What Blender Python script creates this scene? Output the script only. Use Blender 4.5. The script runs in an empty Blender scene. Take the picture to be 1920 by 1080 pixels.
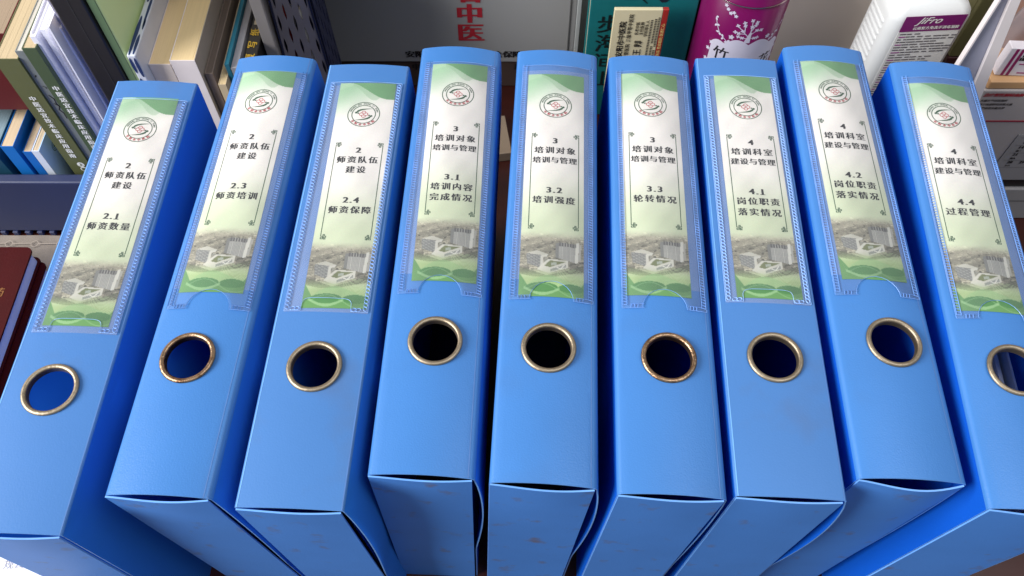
import bpy, bmesh, math, random
import numpy as np
from mathutils import Matrix, Vector
random.seed(7)
rng = np.random.default_rng(11)
sc = bpy.context.scene
C = sc.collection
R = math.radians

# ------------------------------------------------------------------ camera, world, lamps, exposure
cam = bpy.data.cameras.new('camera')
cam.sensor_width = 36.0
cam.lens = 36.0 * 1553.37 / 1920.0
cam.clip_start = 0.01
cam.clip_end = 50
camo = bpy.data.objects.new('camera', cam)
C.objects.link(camo)
_p, _r = R(59.0946), R(0.1211)
fw = Vector((0, math.cos(_p), -math.sin(_p)))
rt = Vector((1, 0, 0))
up = rt.cross(fw)
rt2 = rt * math.cos(_r) + up * math.sin(_r)
up2 = up * math.cos(_r) - rt * math.sin(_r)
camo.matrix_world = Matrix(((rt2.x, up2.x, -fw.x, 0), (rt2.y, up2.y, -fw.y, 0), (rt2.z, up2.z, -fw.z, 0.6497), (0, 0, 0, 1)))
sc.camera = camo

w = bpy.data.worlds.new('World')
sc.world = w
w.use_nodes = True
bg = w.node_tree.nodes['Background']
bg.inputs[0].default_value = (0.86, 0.93, 1.0, 1)
bg.inputs[1].default_value = 0.30


def lamp(name, loc, target, sx, sy, power, col):
    l = bpy.data.lights.new(name, 'AREA')
    l.shape = 'RECTANGLE'
    l.size, l.size_y, l.energy, l.color = sx, sy, power, col
    o = bpy.data.objects.new(name, l)
    o.location = loc
    d = Vector(target) - Vector(loc)
    o.rotation_euler = d.to_track_quat('-Z', 'Y').to_euler()
    C.objects.link(o)
    return o


lamp('window_light', (-2.6, -0.52, 1.90), (0.05, 0.25, 0.15), 2.0, 1.5, 212, (1.0, 0.985, 0.96))
lamp('fill_light', (0.75, -0.05, 2.1), (0.15, 0.4, 0.1), 1.2, 1.0, 20, (0.95, 0.97, 1.0))  # added fill lamp, lifts the back panel and right-facing sides; no known source
sc.view_settings.view_transform = 'Standard'
sc.view_settings.look = 'None'
sc.view_settings.exposure = 0.0
sc.view_settings.gamma = 1.0
sc.cycles.max_bounces = 10
sc.cycles.diffuse_bounces = 6
sc.cycles.transparent_max_bounces = 16


# ------------------------------------------------------------------ materials
def lin(c):
    return tuple((v / 255 / 12.92) if v / 255 <= 0.04045 else ((v / 255 + 0.055) / 1.055) ** 2.4 for v in c)


_mats = {}


def mat(name, rgb, rough=0.6, metal=0.0, var=0.06, vscale=30.0, bump=0.0, bscale=300.0, stretch=(1, 1, 1), trans=0.0, spec=0.5, coat=0.0, tint=None, tmix=(0.5, 0.62), tscale=25.0):
    if name in _mats:
        return _mats[name]
    m = bpy.data.materials.new(name)
    m.use_nodes = True
    nt = m.node_tree
    N, L = nt.nodes, nt.links
    b = N['Principled BSDF']
    base = lin(rgb)
    tc = N.new('ShaderNodeTexCoord')
    mp = N.new('ShaderNodeMapping')
    mp.inputs['Scale'].default_value = stretch
    oi = N.new('ShaderNodeObjectInfo')
    ml = N.new('ShaderNodeMath')
    ml.operation = 'MULTIPLY'
    ml.inputs[1].default_value = 7.3
    L.new(oi.outputs['Random'], ml.inputs[0])
    va = N.new('ShaderNodeVectorMath')
    va.operation = 'ADD'
    L.new(tc.outputs['Object'], va.inputs[0])
    L.new(ml.outputs[0], va.inputs[1])
    L.new(va.outputs[0], mp.inputs[0])
    nz = N.new('ShaderNodeTexNoise')
    nz.inputs['Scale'].default_value = vscale
    nz.inputs['Detail'].default_value = 5
    L.new(mp.outputs[0], nz.inputs['Vector'])
    cr = N.new('ShaderNodeValToRGB')
    cr.color_ramp.elements[0].position = 0.3
    cr.color_ramp.elements[1].position = 0.7
    cr.color_ramp.elements[0].color = (*[v * (1 - var) for v in base], 1)
    cr.color_ramp.elements[1].color = (*[min(1, v * (1 + var)) for v in base], 1)
    L.new(nz.outputs[0], cr.inputs[0])
    colout = cr.outputs[0]
    if tint:
        nz2 = N.new('ShaderNodeTexNoise')
        nz2.inputs['Scale'].default_value = tscale
        nz2.inputs['Detail'].default_value = 6
        L.new(va.outputs[0], nz2.inputs['Vector'])
        r2 = N.new('ShaderNodeValToRGB')
        r2.color_ramp.elements[0].position = tmix[0]
        r2.color_ramp.elements[1].position = tmix[1]
        r2.color_ramp.elements[0].color = (0, 0, 0, 1)
        L.new(nz2.outputs[0], r2.inputs[0])
        mx = N.new('ShaderNodeMix')
        mx.data_type = 'RGBA'
        L.new(r2.outputs[0], mx.inputs[0])
        L.new(colout, mx.inputs[6])
        mx.inputs[7].default_value = (*lin(tint), 1)
        colout = mx.outputs[2]
    L.new(colout, b.inputs['Base Color'])
    b.inputs['Roughness'].default_value = rough
    b.inputs['Metallic'].default_value = metal
    b.inputs['Specular IOR Level'].default_value = spec
    b.inputs['Coat Weight'].default_value = coat
    b.inputs['Coat Roughness'].default_value = 0.15
    if bump:
        nb = N.new('ShaderNodeTexNoise')
        nb.inputs['Scale'].default_value = bscale
        nb.inputs['Detail'].default_value = 3
        L.new(mp.outputs[0], nb.inputs['Vector'])
        bp = N.new('ShaderNodeBump')
        bp.inputs['Strength'].default_value = bump
        bp.inputs['Distance'].default_value = 0.0008
        L.new(nb.outputs[0], bp.inputs['Height'])
        L.new(bp.outputs[0], b.inputs['Normal'])
    if trans:
        out = N['Material Output']
        tr = N.new('ShaderNodeBsdfTranslucent')
        L.new(colout, tr.inputs[0])
        ms = N.new('ShaderNodeMixShader')
        ms.inputs[0].default_value = trans
        L.new(b.outputs[0], ms.inputs[1])
        L.new(tr.outputs[0], ms.inputs[2])
        L.new(ms.outputs[0], out.inputs[0])
    _mats[name] = m
    return m


def film(name, milk=0.12, rough=0.12, col=(0.80, 0.86, 1.0)):
    m = bpy.data.materials.new(name)
    m.use_nodes = True
    nt = m.node_tree
    N, L = nt.nodes, nt.links
    N.remove(N['Principled BSDF'])
    t = N.new('ShaderNodeBsdfTransparent')
    d = N.new('ShaderNodeBsdfDiffuse')
    d.inputs[0].default_value = (*col, 1)
    g = N.new('ShaderNodeBsdfGlossy')
    g.inputs['Roughness'].default_value = rough
    fr = N.new('ShaderNodeFresnel')
    fr.inputs[0].default_value = 1.15
    a = N.new('ShaderNodeMixShader')
    a.inputs[0].default_value = milk
    L.new(t.outputs[0], a.inputs[1])
    L.new(d.outputs[0], a.inputs[2])
    c = N.new('ShaderNodeMixShader')
    L.new(fr.outputs[0], c.inputs[0])
    L.new(a.outputs[0], c.inputs[1])
    L.new(g.outputs[0], c.inputs[2])
    L.new(c.outputs[0], N['Material Output'].inputs[0])
    return m


def inner_face(name):
    """the inside skin of the thin see-through blue sheet"""
    m = bpy.data.materials.new(name)
    m.use_nodes = True
    nt = m.node_tree
    N, L = nt.nodes, nt.links
    N.remove(N['Principled BSDF'])
    t = N.new('ShaderNodeBsdfTransparent')
    t.inputs[0].default_value = (0.45, 0.72, 1.0, 1)
    d = N.new('ShaderNodeBsdfDiffuse')
    d.inputs[0].default_value = (0.01, 0.13, 0.62, 1)
    a = N.new('ShaderNodeMixShader')
    a.inputs[0].default_value = 0.45
    L.new(t.outputs[0], a.inputs[1])
    L.new(d.outputs[0], a.inputs[2])
    L.new(a.outputs[0], N['Material Output'].inputs[0])
    return m


def vcol_mat(name, rough=0.45):
    m = bpy.data.materials.new(name)
    m.use_nodes = True
    nt = m.node_tree
    N, L = nt.nodes, nt.links
    b = N['Principled BSDF']
    a = N.new('ShaderNodeVertexColor')
    a.layer_name = 'print'
    nz = N.new('ShaderNodeTexNoise')
    nz.inputs['Scale'].default_value = 900
    mx = N.new('ShaderNodeMix')
    mx.data_type = 'RGBA'
    mx.blend_type = 'MULTIPLY'
    mx.inputs[0].default_value = 0.10
    tc = N.new('ShaderNodeTexCoord')
    L.new(tc.outputs['Object'], nz.inputs['Vector'])
    L.new(a.outputs[0], mx.inputs[6])
    L.new(nz.outputs[1], mx.inputs[7])
    L.new(mx.outputs[2], b.inputs['Base Color'])
    b.inputs['Roughness'].default_value = rough
    return m


BLUE = (72, 133, 204)
M_SPINE = mat('blue_plastic', BLUE, 0.36, var=0.04, vscale=14, bump=0.16, bscale=1100, tint=(78, 124, 184), tmix=(0.58, 0.92), tscale=18, trans=0.25, spec=0.6)
M_FLAP = mat('blue_plastic_scuffed', (68, 131, 213), 0.55, var=0.05, vscale=20, bump=0.12, bscale=700, trans=0.08, tint=(96, 104, 136), tmix=(0.60, 0.76), tscale=60)
M_SIDE = mat('blue_plastic_cover', (46, 124, 220), 0.5, var=0.03, vscale=14, bump=0.08, bscale=900, trans=0.22, spec=0.22)
M_INNER = inner_face('blue_plastic_inner_face')
M_EDGE = mat('blue_plastic_cut_edge', (104, 158, 224), 0.4, var=0.10, vscale=60)
M_CREASE = mat('blue_plastic_worn_fold', (76, 116, 176), 0.5, var=0.12, vscale=80)
M_SEAM = mat('welded_clear_seam', (150, 188, 242), 0.25, var=0.12, vscale=90)
M_SEAM2 = mat('welded_clear_seam_faint', (112, 152, 214), 0.25, var=0.25, vscale=60)
M_FILM = film('clear_pocket_film', 0.045, 0.12, (0.86, 0.90, 1.0))
M_BACKFILM = film('pocket_back_film', 0.12, 0.2, (0.82, 0.86, 1.0))
M_FILM2 = film('clear_bag_film', 0.10, 0.08)
M_RING = mat('brushed_bronze_metal', (158, 144, 124), 0.5, metal=1.0, var=0.10, vscale=120, bump=0.25, bscale=500)
M_RUST = mat('tarnished_bronze_metal', (160, 132, 106), 0.38, metal=1.0, var=0.2, vscale=150, bump=0.5, bscale=500, tint=(116, 84, 60), tmix=(0.50, 0.72), tscale=160)
M_LABEL = vcol_mat('printed_label_card')
M_INK = mat('black_ink', (28, 26, 28), 0.5, var=0.05)
M_GREENINK = mat('green_ink', (44, 80, 52), 0.5, var=0.05)
M_REDINK = mat('red_ink', (176, 48, 60), 0.5, var=0.05)
M_WHITEINK = mat('white_ink', (226, 226, 220), 0.5, var=0.05)


# ------------------------------------------------------------------ mesh helpers
def link(o, parent=None):
    C.objects.link(o)
    if parent:
        o.parent = parent
    return o


def obj(name, mesh, parent=None, loc=(0, 0, 0), rot=(0, 0, 0), mats=None, smooth=False, bevel=0):
    if mats and not mesh.materials:
        for m in (mats if isinstance(mats, (list, tuple)) else [mats]):
            mesh.materials.append(m)
    if smooth:
        mesh.polygons.foreach_set('use_smooth', [True] * len(mesh.polygons))
    o = bpy.data.objects.new(name, mesh)
    o.location = loc
    o.rotation_euler = rot
    link(o, parent)
    if bevel:
        b = o.modifiers.new('bevel', 'BEVEL')
        b.width = bevel
        b.segments = 2
        b.limit_method = 'ANGLE'
    return o


def thing(name, label, cat, loc=(0, 0, 0), rot=(0, 0, 0), group=None):
    o = bpy.data.objects.new(name, None)
    o.empty_display_size = 0.02
    o.location = loc
    o.rotation_euler = rot
    C.objects.link(o)
    o['label'] = label
    o['category'] = cat
    if group:
        o['group'] = group
    return o


def pyd(name, v, f, mi=None):
    m = bpy.data.meshes.new(name)
    m.from_pydata([tuple(map(float, q)) for q in v], [], f)
    m.update()
    if mi is not None:
        m.polygons.foreach_set('material_index', mi)
    return m


class MB:
    def __init__(s):
        s.v, s.f, s.m = [], [], []

    def box(s, x0, x1, y0, y1, z0, z1, mi=0):
        n = len(s.v)
        s.v += [(x0, y0, z0), (x1, y0, z0), (x1, y1, z0), (x0, y1, z0), (x0, y0, z1), (x1, y0, z1), (x1, y1, z1), (x0, y1, z1)]
        for q in ((0, 3, 2, 1), (4, 5, 6, 7), (0, 1, 5, 4), (1, 2, 6, 5), (2, 3, 7, 6), (3, 0, 4, 7)):
            s.f.append(tuple(n + k for k in q))
            s.m.append(mi)
        return s

    def poly(s, pts, z=0.0, mi=0):
        n = len(s.v)
        s.v += [(p[0], p[1], p[2] if len(p) > 2 else z) for p in pts]
        s.f.append(tuple(range(n, n + len(pts))))
        s.m.append(mi)
        return s

    def line(s, pts, wd, z=0.0, mi=0, closed=False):
        """flat ribbon of width wd along 2-D points, as separate quads"""
        P = list(pts) + ([pts[0]] if closed else [])
        for a, b in zip(P[:-1], P[1:]):
            dx, dy = b[0] - a[0], b[1] - a[1]
            l = math.hypot(dx, dy) or 1
            ux, uy = dx / l * wd / 2, dy / l * wd / 2
            s.poly([(a[0] - ux + uy, a[1] - uy - ux), (b[0] + ux + uy, b[1] + uy - ux), (b[0] + ux - uy, b[1] + uy + ux), (a[0] - ux - uy, a[1] - uy + ux)], z, mi)
        return s

    def band(s, fn, n, z=0.0, mi=0, closed=False):
        """ribbon between two curves: fn(t)->((x,y),(x,y))"""
        k = len(s.v)
        for i in range(n + (0 if closed else 1)):
            a, b = fn(i / n)
            s.v += [(a[0], a[1], z), (b[0], b[1], z)]
        tot = n if closed else n + 1
        for i in range(n):
            j = (i + 1) % tot
            s.f.append((k + 2 * i, k + 2 * j, k + 2 * j + 1, k + 2 * i + 1))
            s.m.append(mi)
        return s

    def ring(s, cx, cy, r0, r1, n=48, z=0.0, mi=0):
        return s.band(lambda t: ((cx + r0 * math.cos(t * 2 * math.pi), cy + r0 * math.sin(t * 2 * math.pi)), (cx + r1 * math.cos(t * 2 * math.pi), cy + r1 * math.sin(t * 2 * math.pi))), n, z, mi, True)

    def disc(s, cx, cy, r, n=16, z=0.0, mi=0):
        return s.poly([(cx + r * math.cos(2 * math.pi * i / n), cy + r * math.sin(2 * math.pi * i / n)) for i in range(n)], z, mi)

    def addmesh(s, me, fn, mi=0):
        n = len(s.v)
        s.v += [fn(v.co) for v in me.vertices]
        for p in me.polygons:
            s.f.append(tuple(n + k for k in p.vertices))
            s.m.append(mi)
        return s

    def mesh(s, name):
        return pyd(name, s.v, s.f, s.m)


_tc = {}
_pend = []


def glyphs(body, size, heavy=0.0, off=0.004, wide=1.0, space=1.0, shear=0.0, align='CENTER'):
    """text as a flat mesh in XY, centred; heavy widens the vertical strokes only, as in a bold Song face"""
    key = (body, size, heavy, off, wide, space, shear, align)
    if key in _tc:
        return _tc[key]
    c = bpy.data.curves.new('text', 'FONT')
    c.body = body
    c.size = size
    c.align_x = align
    c.align_y = 'CENTER'
    c.offset = off * size
    c.space_character = space
    c.shear = shear
    c.resolution_u = 3
    o = bpy.data.objects.new('text', c)
    C.objects.link(o)
    dg = bpy.context.evaluated_depsgraph_get()
    dg.update()
    me = bpy.data.meshes.new_from_object(o.evaluated_get(dg))
    bpy.data.objects.remove(o)
    bpy.data.curves.remove(c)
    if heavy:
        b = MB()
        for k, dx in enumerate((-heavy, 0, heavy)):
            b.addmesh(me, lambda co, dx=dx, k=k: (co.x * wide + dx, co.y, co.z + k * 1.2e-5))
        me = b.mesh('text')
    elif wide != 1.0:
        for v in me.vertices:
            v.co.x *= wide
    _tc[key] = me
    return me


def lathe(name, prof, n=48):
    v, f = [], []
    for i in range(n):
        a = 2 * math.pi * i / n
        for r, z in prof:
            v.append((r * math.cos(a), r * math.sin(a), z))
    k = len(prof)
    for i in range(n):
        j = (i + 1) % n
        for q in range(k - 1):
            f.append((i * k + q, j * k + q, j * k + q + 1, i * k + q + 1))
    return pyd(name, v, f)


def grid_mesh(name, fn, nu, nv):
    v = [fn(i / nu, j / nv) for j in range(nv + 1) for i in range(nu + 1)]
    f = [(j * (nu + 1) + i, j * (nu + 1) + i + 1, (j + 1) * (nu + 1) + i + 1, (j + 1) * (nu + 1) + i) for j in range(nv) for i in range(nu)]
    return pyd(name, v, f)


def thick(o, t, rim=None, offset=-1, inner=0):
    s = o.modifiers.new('thickness', 'SOLIDIFY')
    s.thickness = t
    s.offset = offset
    s.material_offset = inner
    if rim:
        s.material_offset_rim = 1
    e = o.modifiers.new('edges', 'EDGE_SPLIT')
    e.split_angle = R(38)
    return o


# ------------------------------------------------------------------ the printed label card (colour per vertex on a fine grid, millimetres)
LW, LL = 38.0, 176.5


def label_mesh():
    nx, ny = 96, 442
    X, Y = np.meshgrid(np.linspace(0, LW, nx), np.linspace(0, LL, ny))  # Y from the top edge
    def s(c):
        return np.array(c, float)
    col = np.zeros((ny, nx, 3)) + s((232, 227, 222))
    def mix(c, a):
        a = np.clip(a, 0, 1)[..., None]
        col[:] = col * (1 - a) + s(c) * a
    def sm(a, b, t):
        t = np.clip((t - a) / (b - a), 0, 1)
        return t * t * (3 - 2 * t)
    # upper-left green mist
    d = Y + 0.55 * X
    mix((146, 184, 148), 0.95 * (1 - sm(4, 40, d)))
    hump = 3 + 0.028 * (X - 11) ** 2
    mix((170, 198, 168), 0.5 * (Y < hump) * (1 - sm(10, 34, X)))
    w2 = np.where(X < 25, 3 + 13 * sm(9, 25, X), 16 - 8 * sm(25, 34, X))
    mix((138, 172, 138), 0.42 * (Y < w2) * (X > 9))
    w1 = 0 + 14.6 * sm(7, 34, X) ** 0.9
    mix((98, 148, 100), 0.92 * (Y < w1))
    mix((226, 224, 220), 0.25 * sm(0.0, 0.2, Y) * 0)
    # lower pale green
    mix((198, 207, 176), sm(74, 128, Y) * 0.95)
    # aerial city view
    city = rng.random((ny, nx))
    blk = np.zeros((ny, nx))
    for _ in range(520):
        y = rng.uniform(132, 160); k = (y - 130) / 30
        x = rng.uniform(-2, LW); wdt = rng.uniform(0.8, 3.4) * (0.5 + k); h = rng.uniform(0.3, 1.1) * (0.5 + k)
        inside = (X > x) & (X < x + wdt) & (Y + 0.12 * (X - x) > y) & (Y + 0.12 * (X - x) < y + h)
        blk[inside] = rng.uniform(-1, 1)
    tone = 122 + 44 * blk + 16 * (city - 0.5)
    tone = tone - 10 * np.sin(Y * 1.1 + X * 0.3) + 46 * (1 - sm(131, 143, Y)) - 14 * (rng.random((ny, nx)) > 0.8)
    cc = np.stack([tone * 1.05, tone * 1.01, tone * 0.90], -1)
    a = (sm(130, 137, Y) * (1 - sm(157, 163, Y)))[..., None] * 0.92
    col[:] = col * (1 - a) + cc * a
    def inpoly(P):
        ins = np.zeros(X.shape, bool)
        n = len(P)
        for i in range(n):
            x0, y0 = P[i]; x1, y1 = P[(i + 1) % n]
            c = ((y0 > Y) != (y1 > Y)) & (X < (x1 - x0) * (Y - y0) / ((y1 - y0) or 1e-9) + x0)
            ins ^= c
        return ins
    # trees round the blocks
    mix((92, 96, 78), inpoly([(0, 156), (5, 158), (16, 162), (28, 158), (38, 153), (38, 158), (20, 163), (8, 163), (0, 161)]) * (0.5 + 0.5 * rng.random(X.shape)))
    # slab tower
    T = inpoly([(23.3, 138.4), (33.4, 138.6), (32.4, 152), (22.8, 149.8)])
    mix((176, 174, 166), T * 1.0)
    mix((136, 136, 132), T * ((X * 1.35) % 1 > 0.55))
    mix((150, 150, 146), T * ((Y * 1.1) % 1 > 0.6) * 0.5)
    mix((98, 96, 94), inpoly([(23.2, 138.4), (33.2, 138.6), (33.0, 141.4), (23.2, 141)]) * ((X * 0.62) % 1 > 0.14))
    mix((122, 122, 118), inpoly([(21.2, 139), (23.2, 138.4), (22.8, 149.8), (20.8, 149)]) * 1.0)
    mix((204, 202, 192), inpoly([(33.4, 138), (35.2, 137.4), (34.4, 152), (32.4, 152.4)]) * 1.0)
    mix((166, 164, 156), inpoly([(35.2, 139), (36.6, 138.4), (36.0, 150), (34.5, 151)]) * 1.0)
    # striped block, left
    B = inpoly([(3.8, 146.6), (12.4, 148), (12.6, 157), (4.2, 153.8)])
    mix((178, 176, 164), inpoly([(4.2, 146.4), (10, 144.6), (16.5, 147.2), (12.4, 149)]))
    mix((150, 150, 144), B * 1.0)
    mix((96, 98, 98), B * (((Y - 0.12 * X) * 1.0) % 1 > 0.55))
    mix((188, 186, 176), inpoly([(12.2, 148.2), (16.6, 147.2), (16, 148.8), (14, 149.4), (13.8, 157.4), (12.4, 157)]))
    mix((132, 132, 124), inpoly([(14.2, 149.6), (16.4, 149), (16.2, 154), (14.2, 155)]) * ((Y % 1) > 0.45))
    # podium with roof lawn
    mix((196, 194, 182), inpoly([(12.4, 155), (17, 150.6), (28.8, 151.2), (28.6, 156), (17.2, 160.4), (10.2, 158)]))
    mix((112, 118, 82), inpoly([(14.5, 155.4), (17.8, 151.6), (27.2, 152), (18, 156.4)]))
    mix((158, 164, 150), inpoly([(18.5, 153.2), (22, 152.4), (21.5, 154.6), (18.5, 155)]))
    mix((140, 142, 136), inpoly([(18.3, 157.6), (27.6, 153.6), (27.6, 155.6), (18.3, 159.4)]))
    mix((214, 212, 202), inpoly([(21.5, 156.4), (22.4, 156), (24, 156.8), (26, 154.2), (26.8, 154), (24.6, 157.4)]))
    # lower waves
    mix((150, 172, 118), sm(156, 166, Y) * 0.88)
    for k in range(14):
        cx = 26 + k * 0.2
        r = 13 - k * 0.8
        if r > 1:
            mix((188, 206, 160), (np.abs(np.hypot(X - 30, (Y - 172) * 1.2) - (4 + k * 1.1)) < 0.16) * (X > 22) * 0.6 * (Y < 172))
    mix((138, 178, 122), (Y > 163.5 + 9 * ((X - 38) / 38) ** 2 * 0.6 + 3.4 * np.sin(X * 0.16 + 2.2)) * 0.45)
    low = np.where(X < 5, 160 + 1.7 * X, 170.5 + 2.2 * np.sin((X - 5) * 0.2))
    low = np.where(X > 34, 172 - (X - 34) * 1.6, low)
    mix((90, 136, 82), sm(0, 0.5, Y - low) * 0.92)
    e1 = ((X - 13.5) / 9.3) ** 2 + ((Y - 170) / 3.2) ** 2
    e2 = ((X - 30.5) / 7.4) ** 2 + ((Y - 170.2) / 3.0) ** 2
    mix((76, 124, 74), (e1 < 1) * 0.95)
    mix((76, 124, 74), (e2 < 1) * 0.95)
    wv = 171 + 3.6 * np.sin((X - 4.2) / 19.0 * math.pi)
    mix((164, 196, 152), (np.abs(Y - wv) < 0.9) * (X > 3) * (X < 24) * 0.5)
    wv2 = 171.8 - 4.2 * np.sin((X - 4.2) / 19.0 * math.pi)
    mix((150, 186, 140), (np.abs(Y - wv2) < 0.35) * (X > 4) * 0.35)
    col8 = np.clip(col, 0, 255)
    v = np.stack([X / 1000 - LW / 2000, -Y / 1000, X * 0], -1).reshape(-1, 3)
    me = bpy.data.meshes.new('label_card')
    f = [(j * nx + i, (j + 1) * nx + i, (j + 1) * nx + i + 1, j * nx + i + 1) for j in range(ny - 1) for i in range(nx - 1)]
    me.from_pydata(v.tolist(), [], f)
    at = me.color_attributes.new('print', 'FLOAT_COLOR', 'POINT')
    c = col8.reshape(-1, 3) / 255
    c = np.where(c <= 0.04045, c / 12.92, ((c + 0.055) / 1.055) ** 2.4)
    at.data.foreach_set('color', np.concatenate([c, np.ones((len(c), 1))], 1).astype(np.float32).ravel())
    me.update()
    return me


def emblem_mesh():
    b = MB()
    b.ring(0, 0, 10.3, 10.85, 64)
    b.ring(0, 0, 7.55, 8.1, 56)
    # the two swooshes
    CL = [(5.4, 4.9, 0.10), (3.6, 4.9, 0.42), (1.4, 4.7, 0.75), (-0.8, 4.3, 1.05), (-2.8, 3.6, 1.35), (-4.2, 2.6, 1.6), (-4.9, 1.6, 1.3), (-4.4, 0.9, 0.7)]
    for sg in (1, -1):
        def f(t):
            q = t * (len(CL) - 1)
            i = min(int(q), len(CL) - 2)
            u = q - i
            x, y, wd = [CL[i][k] * (1 - u) + CL[i + 1][k] * u for k in range(3)]
            return ((sg * (x - wd * 0.12), sg * (y + wd * 0.5)), (sg * (x + wd * 0.12), sg * (y - wd * 0.5)))
        b.band(f, 21)
    b.disc(-5.2, 1.4, 0.8)
    b.disc(-3.7, 0.9, 0.6)
    b.disc(5.2, -1.4, 0.8)
    b.disc(3.7, -0.9, 0.6)
    # red lattice flower
    for k in range(4):
        a = k * math.pi / 2
        cx, cy = 1.55 * math.cos(a), 1.55 * math.sin(a)
        pts = [(cx + 1.25 * math.cos(a + R(t)), cy + 1.25 * math.sin(a + R(t))) for t in range(-125, 126, 25)]
        b.line(pts, 0.42, 0.00, 1)
    for k in range(4):
        a = k * math.pi / 2 + math.pi / 4
        b.line([(0.3 * math.cos(a), 0.3 * math.sin(a)), (1.5 * math.cos(a), 1.5 * math.sin(a))], 0.26, 0.01, 1)
    b.line([(0, -1.5), (0, 1.5)], 0.22, 0.02, 1)
    # writing round the ring
    def arc(text, r, a0, a1, size, mi, flip, heavy):
        n = len(text)
        for i, ch in enumerate(text):
            if ch == ' ':
                continue
            a = R(a0 + (a1 - a0) * i / (n - 1))
            me = glyphs(ch, size, heavy)
            ro = a - math.pi / 2 if not flip else a + math.pi / 2
            c, s_ = math.cos(ro), math.sin(ro)
            px, py = r * math.cos(a), r * math.sin(a)
            b.addmesh(me, lambda co: (px + co.x * c - co.y * s_, py + co.x * s_ + co.y * c, 0.02 + co.z), mi)
    arc('安阳市中医院', 9.2, 222, 318, 2.0, 1, True, 0.12)
    arc('ANYANG SHI ZHONG YI YUAN', 9.2, 163, 17, 1.7, 0, False, 0.05)
    me = b.mesh('emblem')
    for v in me.vertices:
        v.co.x *= 0.001
        v.co.y *= 0.001
        v.co.z *= 0.001
    return me


def border_mesh():
    b = MB()
    x0, x1, y0, y1 = 4.2, 34.6, -53.2, -128.6
    k = 2.2
    b.line([(x0 + k, y0), (x1 - k, y0)], 0.70)
    b.line([(x0 + k, y1), (x1 - k, y1)], 0.70)
    b.line([(x0, y0 - k), (x0, y1 + k)], 0.48)
    b.line([(x1, y0 - k), (x1, y1 + k)], 0.48)
    for cx, sx in ((x0, 1), (x1, -1)):
        for cy, sy in ((y0, -1), (y1, 1)):
            P = lambda a, c: (cx + sx * a, cy + sy * c)
            for q in ([(0, 0), (1.4, 0), (1.4, 1.0), (0, 1.0)], [(1.4, 1.0), (3.2, 1.0), (3.2, 2.0), (1.4, 2.0)], [(1.4, 2.0), (2.2, 2.0), (2.2, 3.2), (1.4, 3.2)], [(2.2, -0.3), (2.2, 1.2)], [(0, 1.9), (1.4, 1.9)], [(0, 1.9), (0, 2.3)]):
                b.line([P(*p) for p in q], 0.46, 0.0, 0, closed=len(q) == 4)
    me = b.mesh('border')
    for v in me.vertices:
        v.co = Vector((v.co.x * 0.001 - LW / 2000, v.co.y * 0.001, 0))
    return me


LABEL = label_mesh()
EMBLEM = emblem_mesh()
BORDER = border_mesh()


def lettering(lines):
    b = MB()
    for text, ymm, size, pitch in lines:
        n = len(text)
        for i, ch in enumerate(text):
            if ch in ' ':
                continue
            num = ch in '0123456789.'
            me = glyphs(ch, size * (1.02 if num else 1.0), size * (0.056 if num else 0.042), wide=1.12 if num else 1.0)
            cx = 19.3 + (i - (n - 1) / 2) * pitch
            dy = 0.0
            if ch == '1':
                b.poly([((cx - 1.55 - LW / 2) * 0.001, (-ymm - 2.15) * 0.001), ((cx + 1.55 - LW / 2) * 0.001, (-ymm - 2.15) * 0.001), ((cx + 1.55 - LW / 2) * 0.001, (-ymm - 1.72) * 0.001), ((cx - 1.55 - LW / 2) * 0.001, (-ymm - 1.72) * 0.001)], 1e-5)
            b.addmesh(me, lambda co: ((cx + co.x - LW / 2) * 0.001, (-ymm + co.y + dy) * 0.001, co.z * 0.3))
    return b.mesh('lettering')


# ------------------------------------------------------------------ file boxes
BW, BL = 0.056, 0.310
RC, HOLE = 0.0772, 0.0140      # ring centre from the near end, hole radius
ARCH = 0.0022


def arch(y, amp=ARCH):
    e = min(y, BL - y)
    return amp * (0.80 + 0.20 * math.exp(-(e / 0.10)))


def prof(u, y, H, fold, amp):
    """u in metres across the spine (-BW/2..BW/2) to x, z on the rounded, arched sheet"""
    h = BW / 2
    a = abs(u)
    r = fold
    if a > h - r:
        t = (a - (h - r)) / r * (math.pi / 2)
        x = (h - r) + r * math.sin(t)
        z = H - r * (1 - math.cos(t))
    else:
        x = a
        z = H + arch(y, amp) * (1 - (a / (h - r)) ** 2)
    return math.copysign(x, u), z


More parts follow.
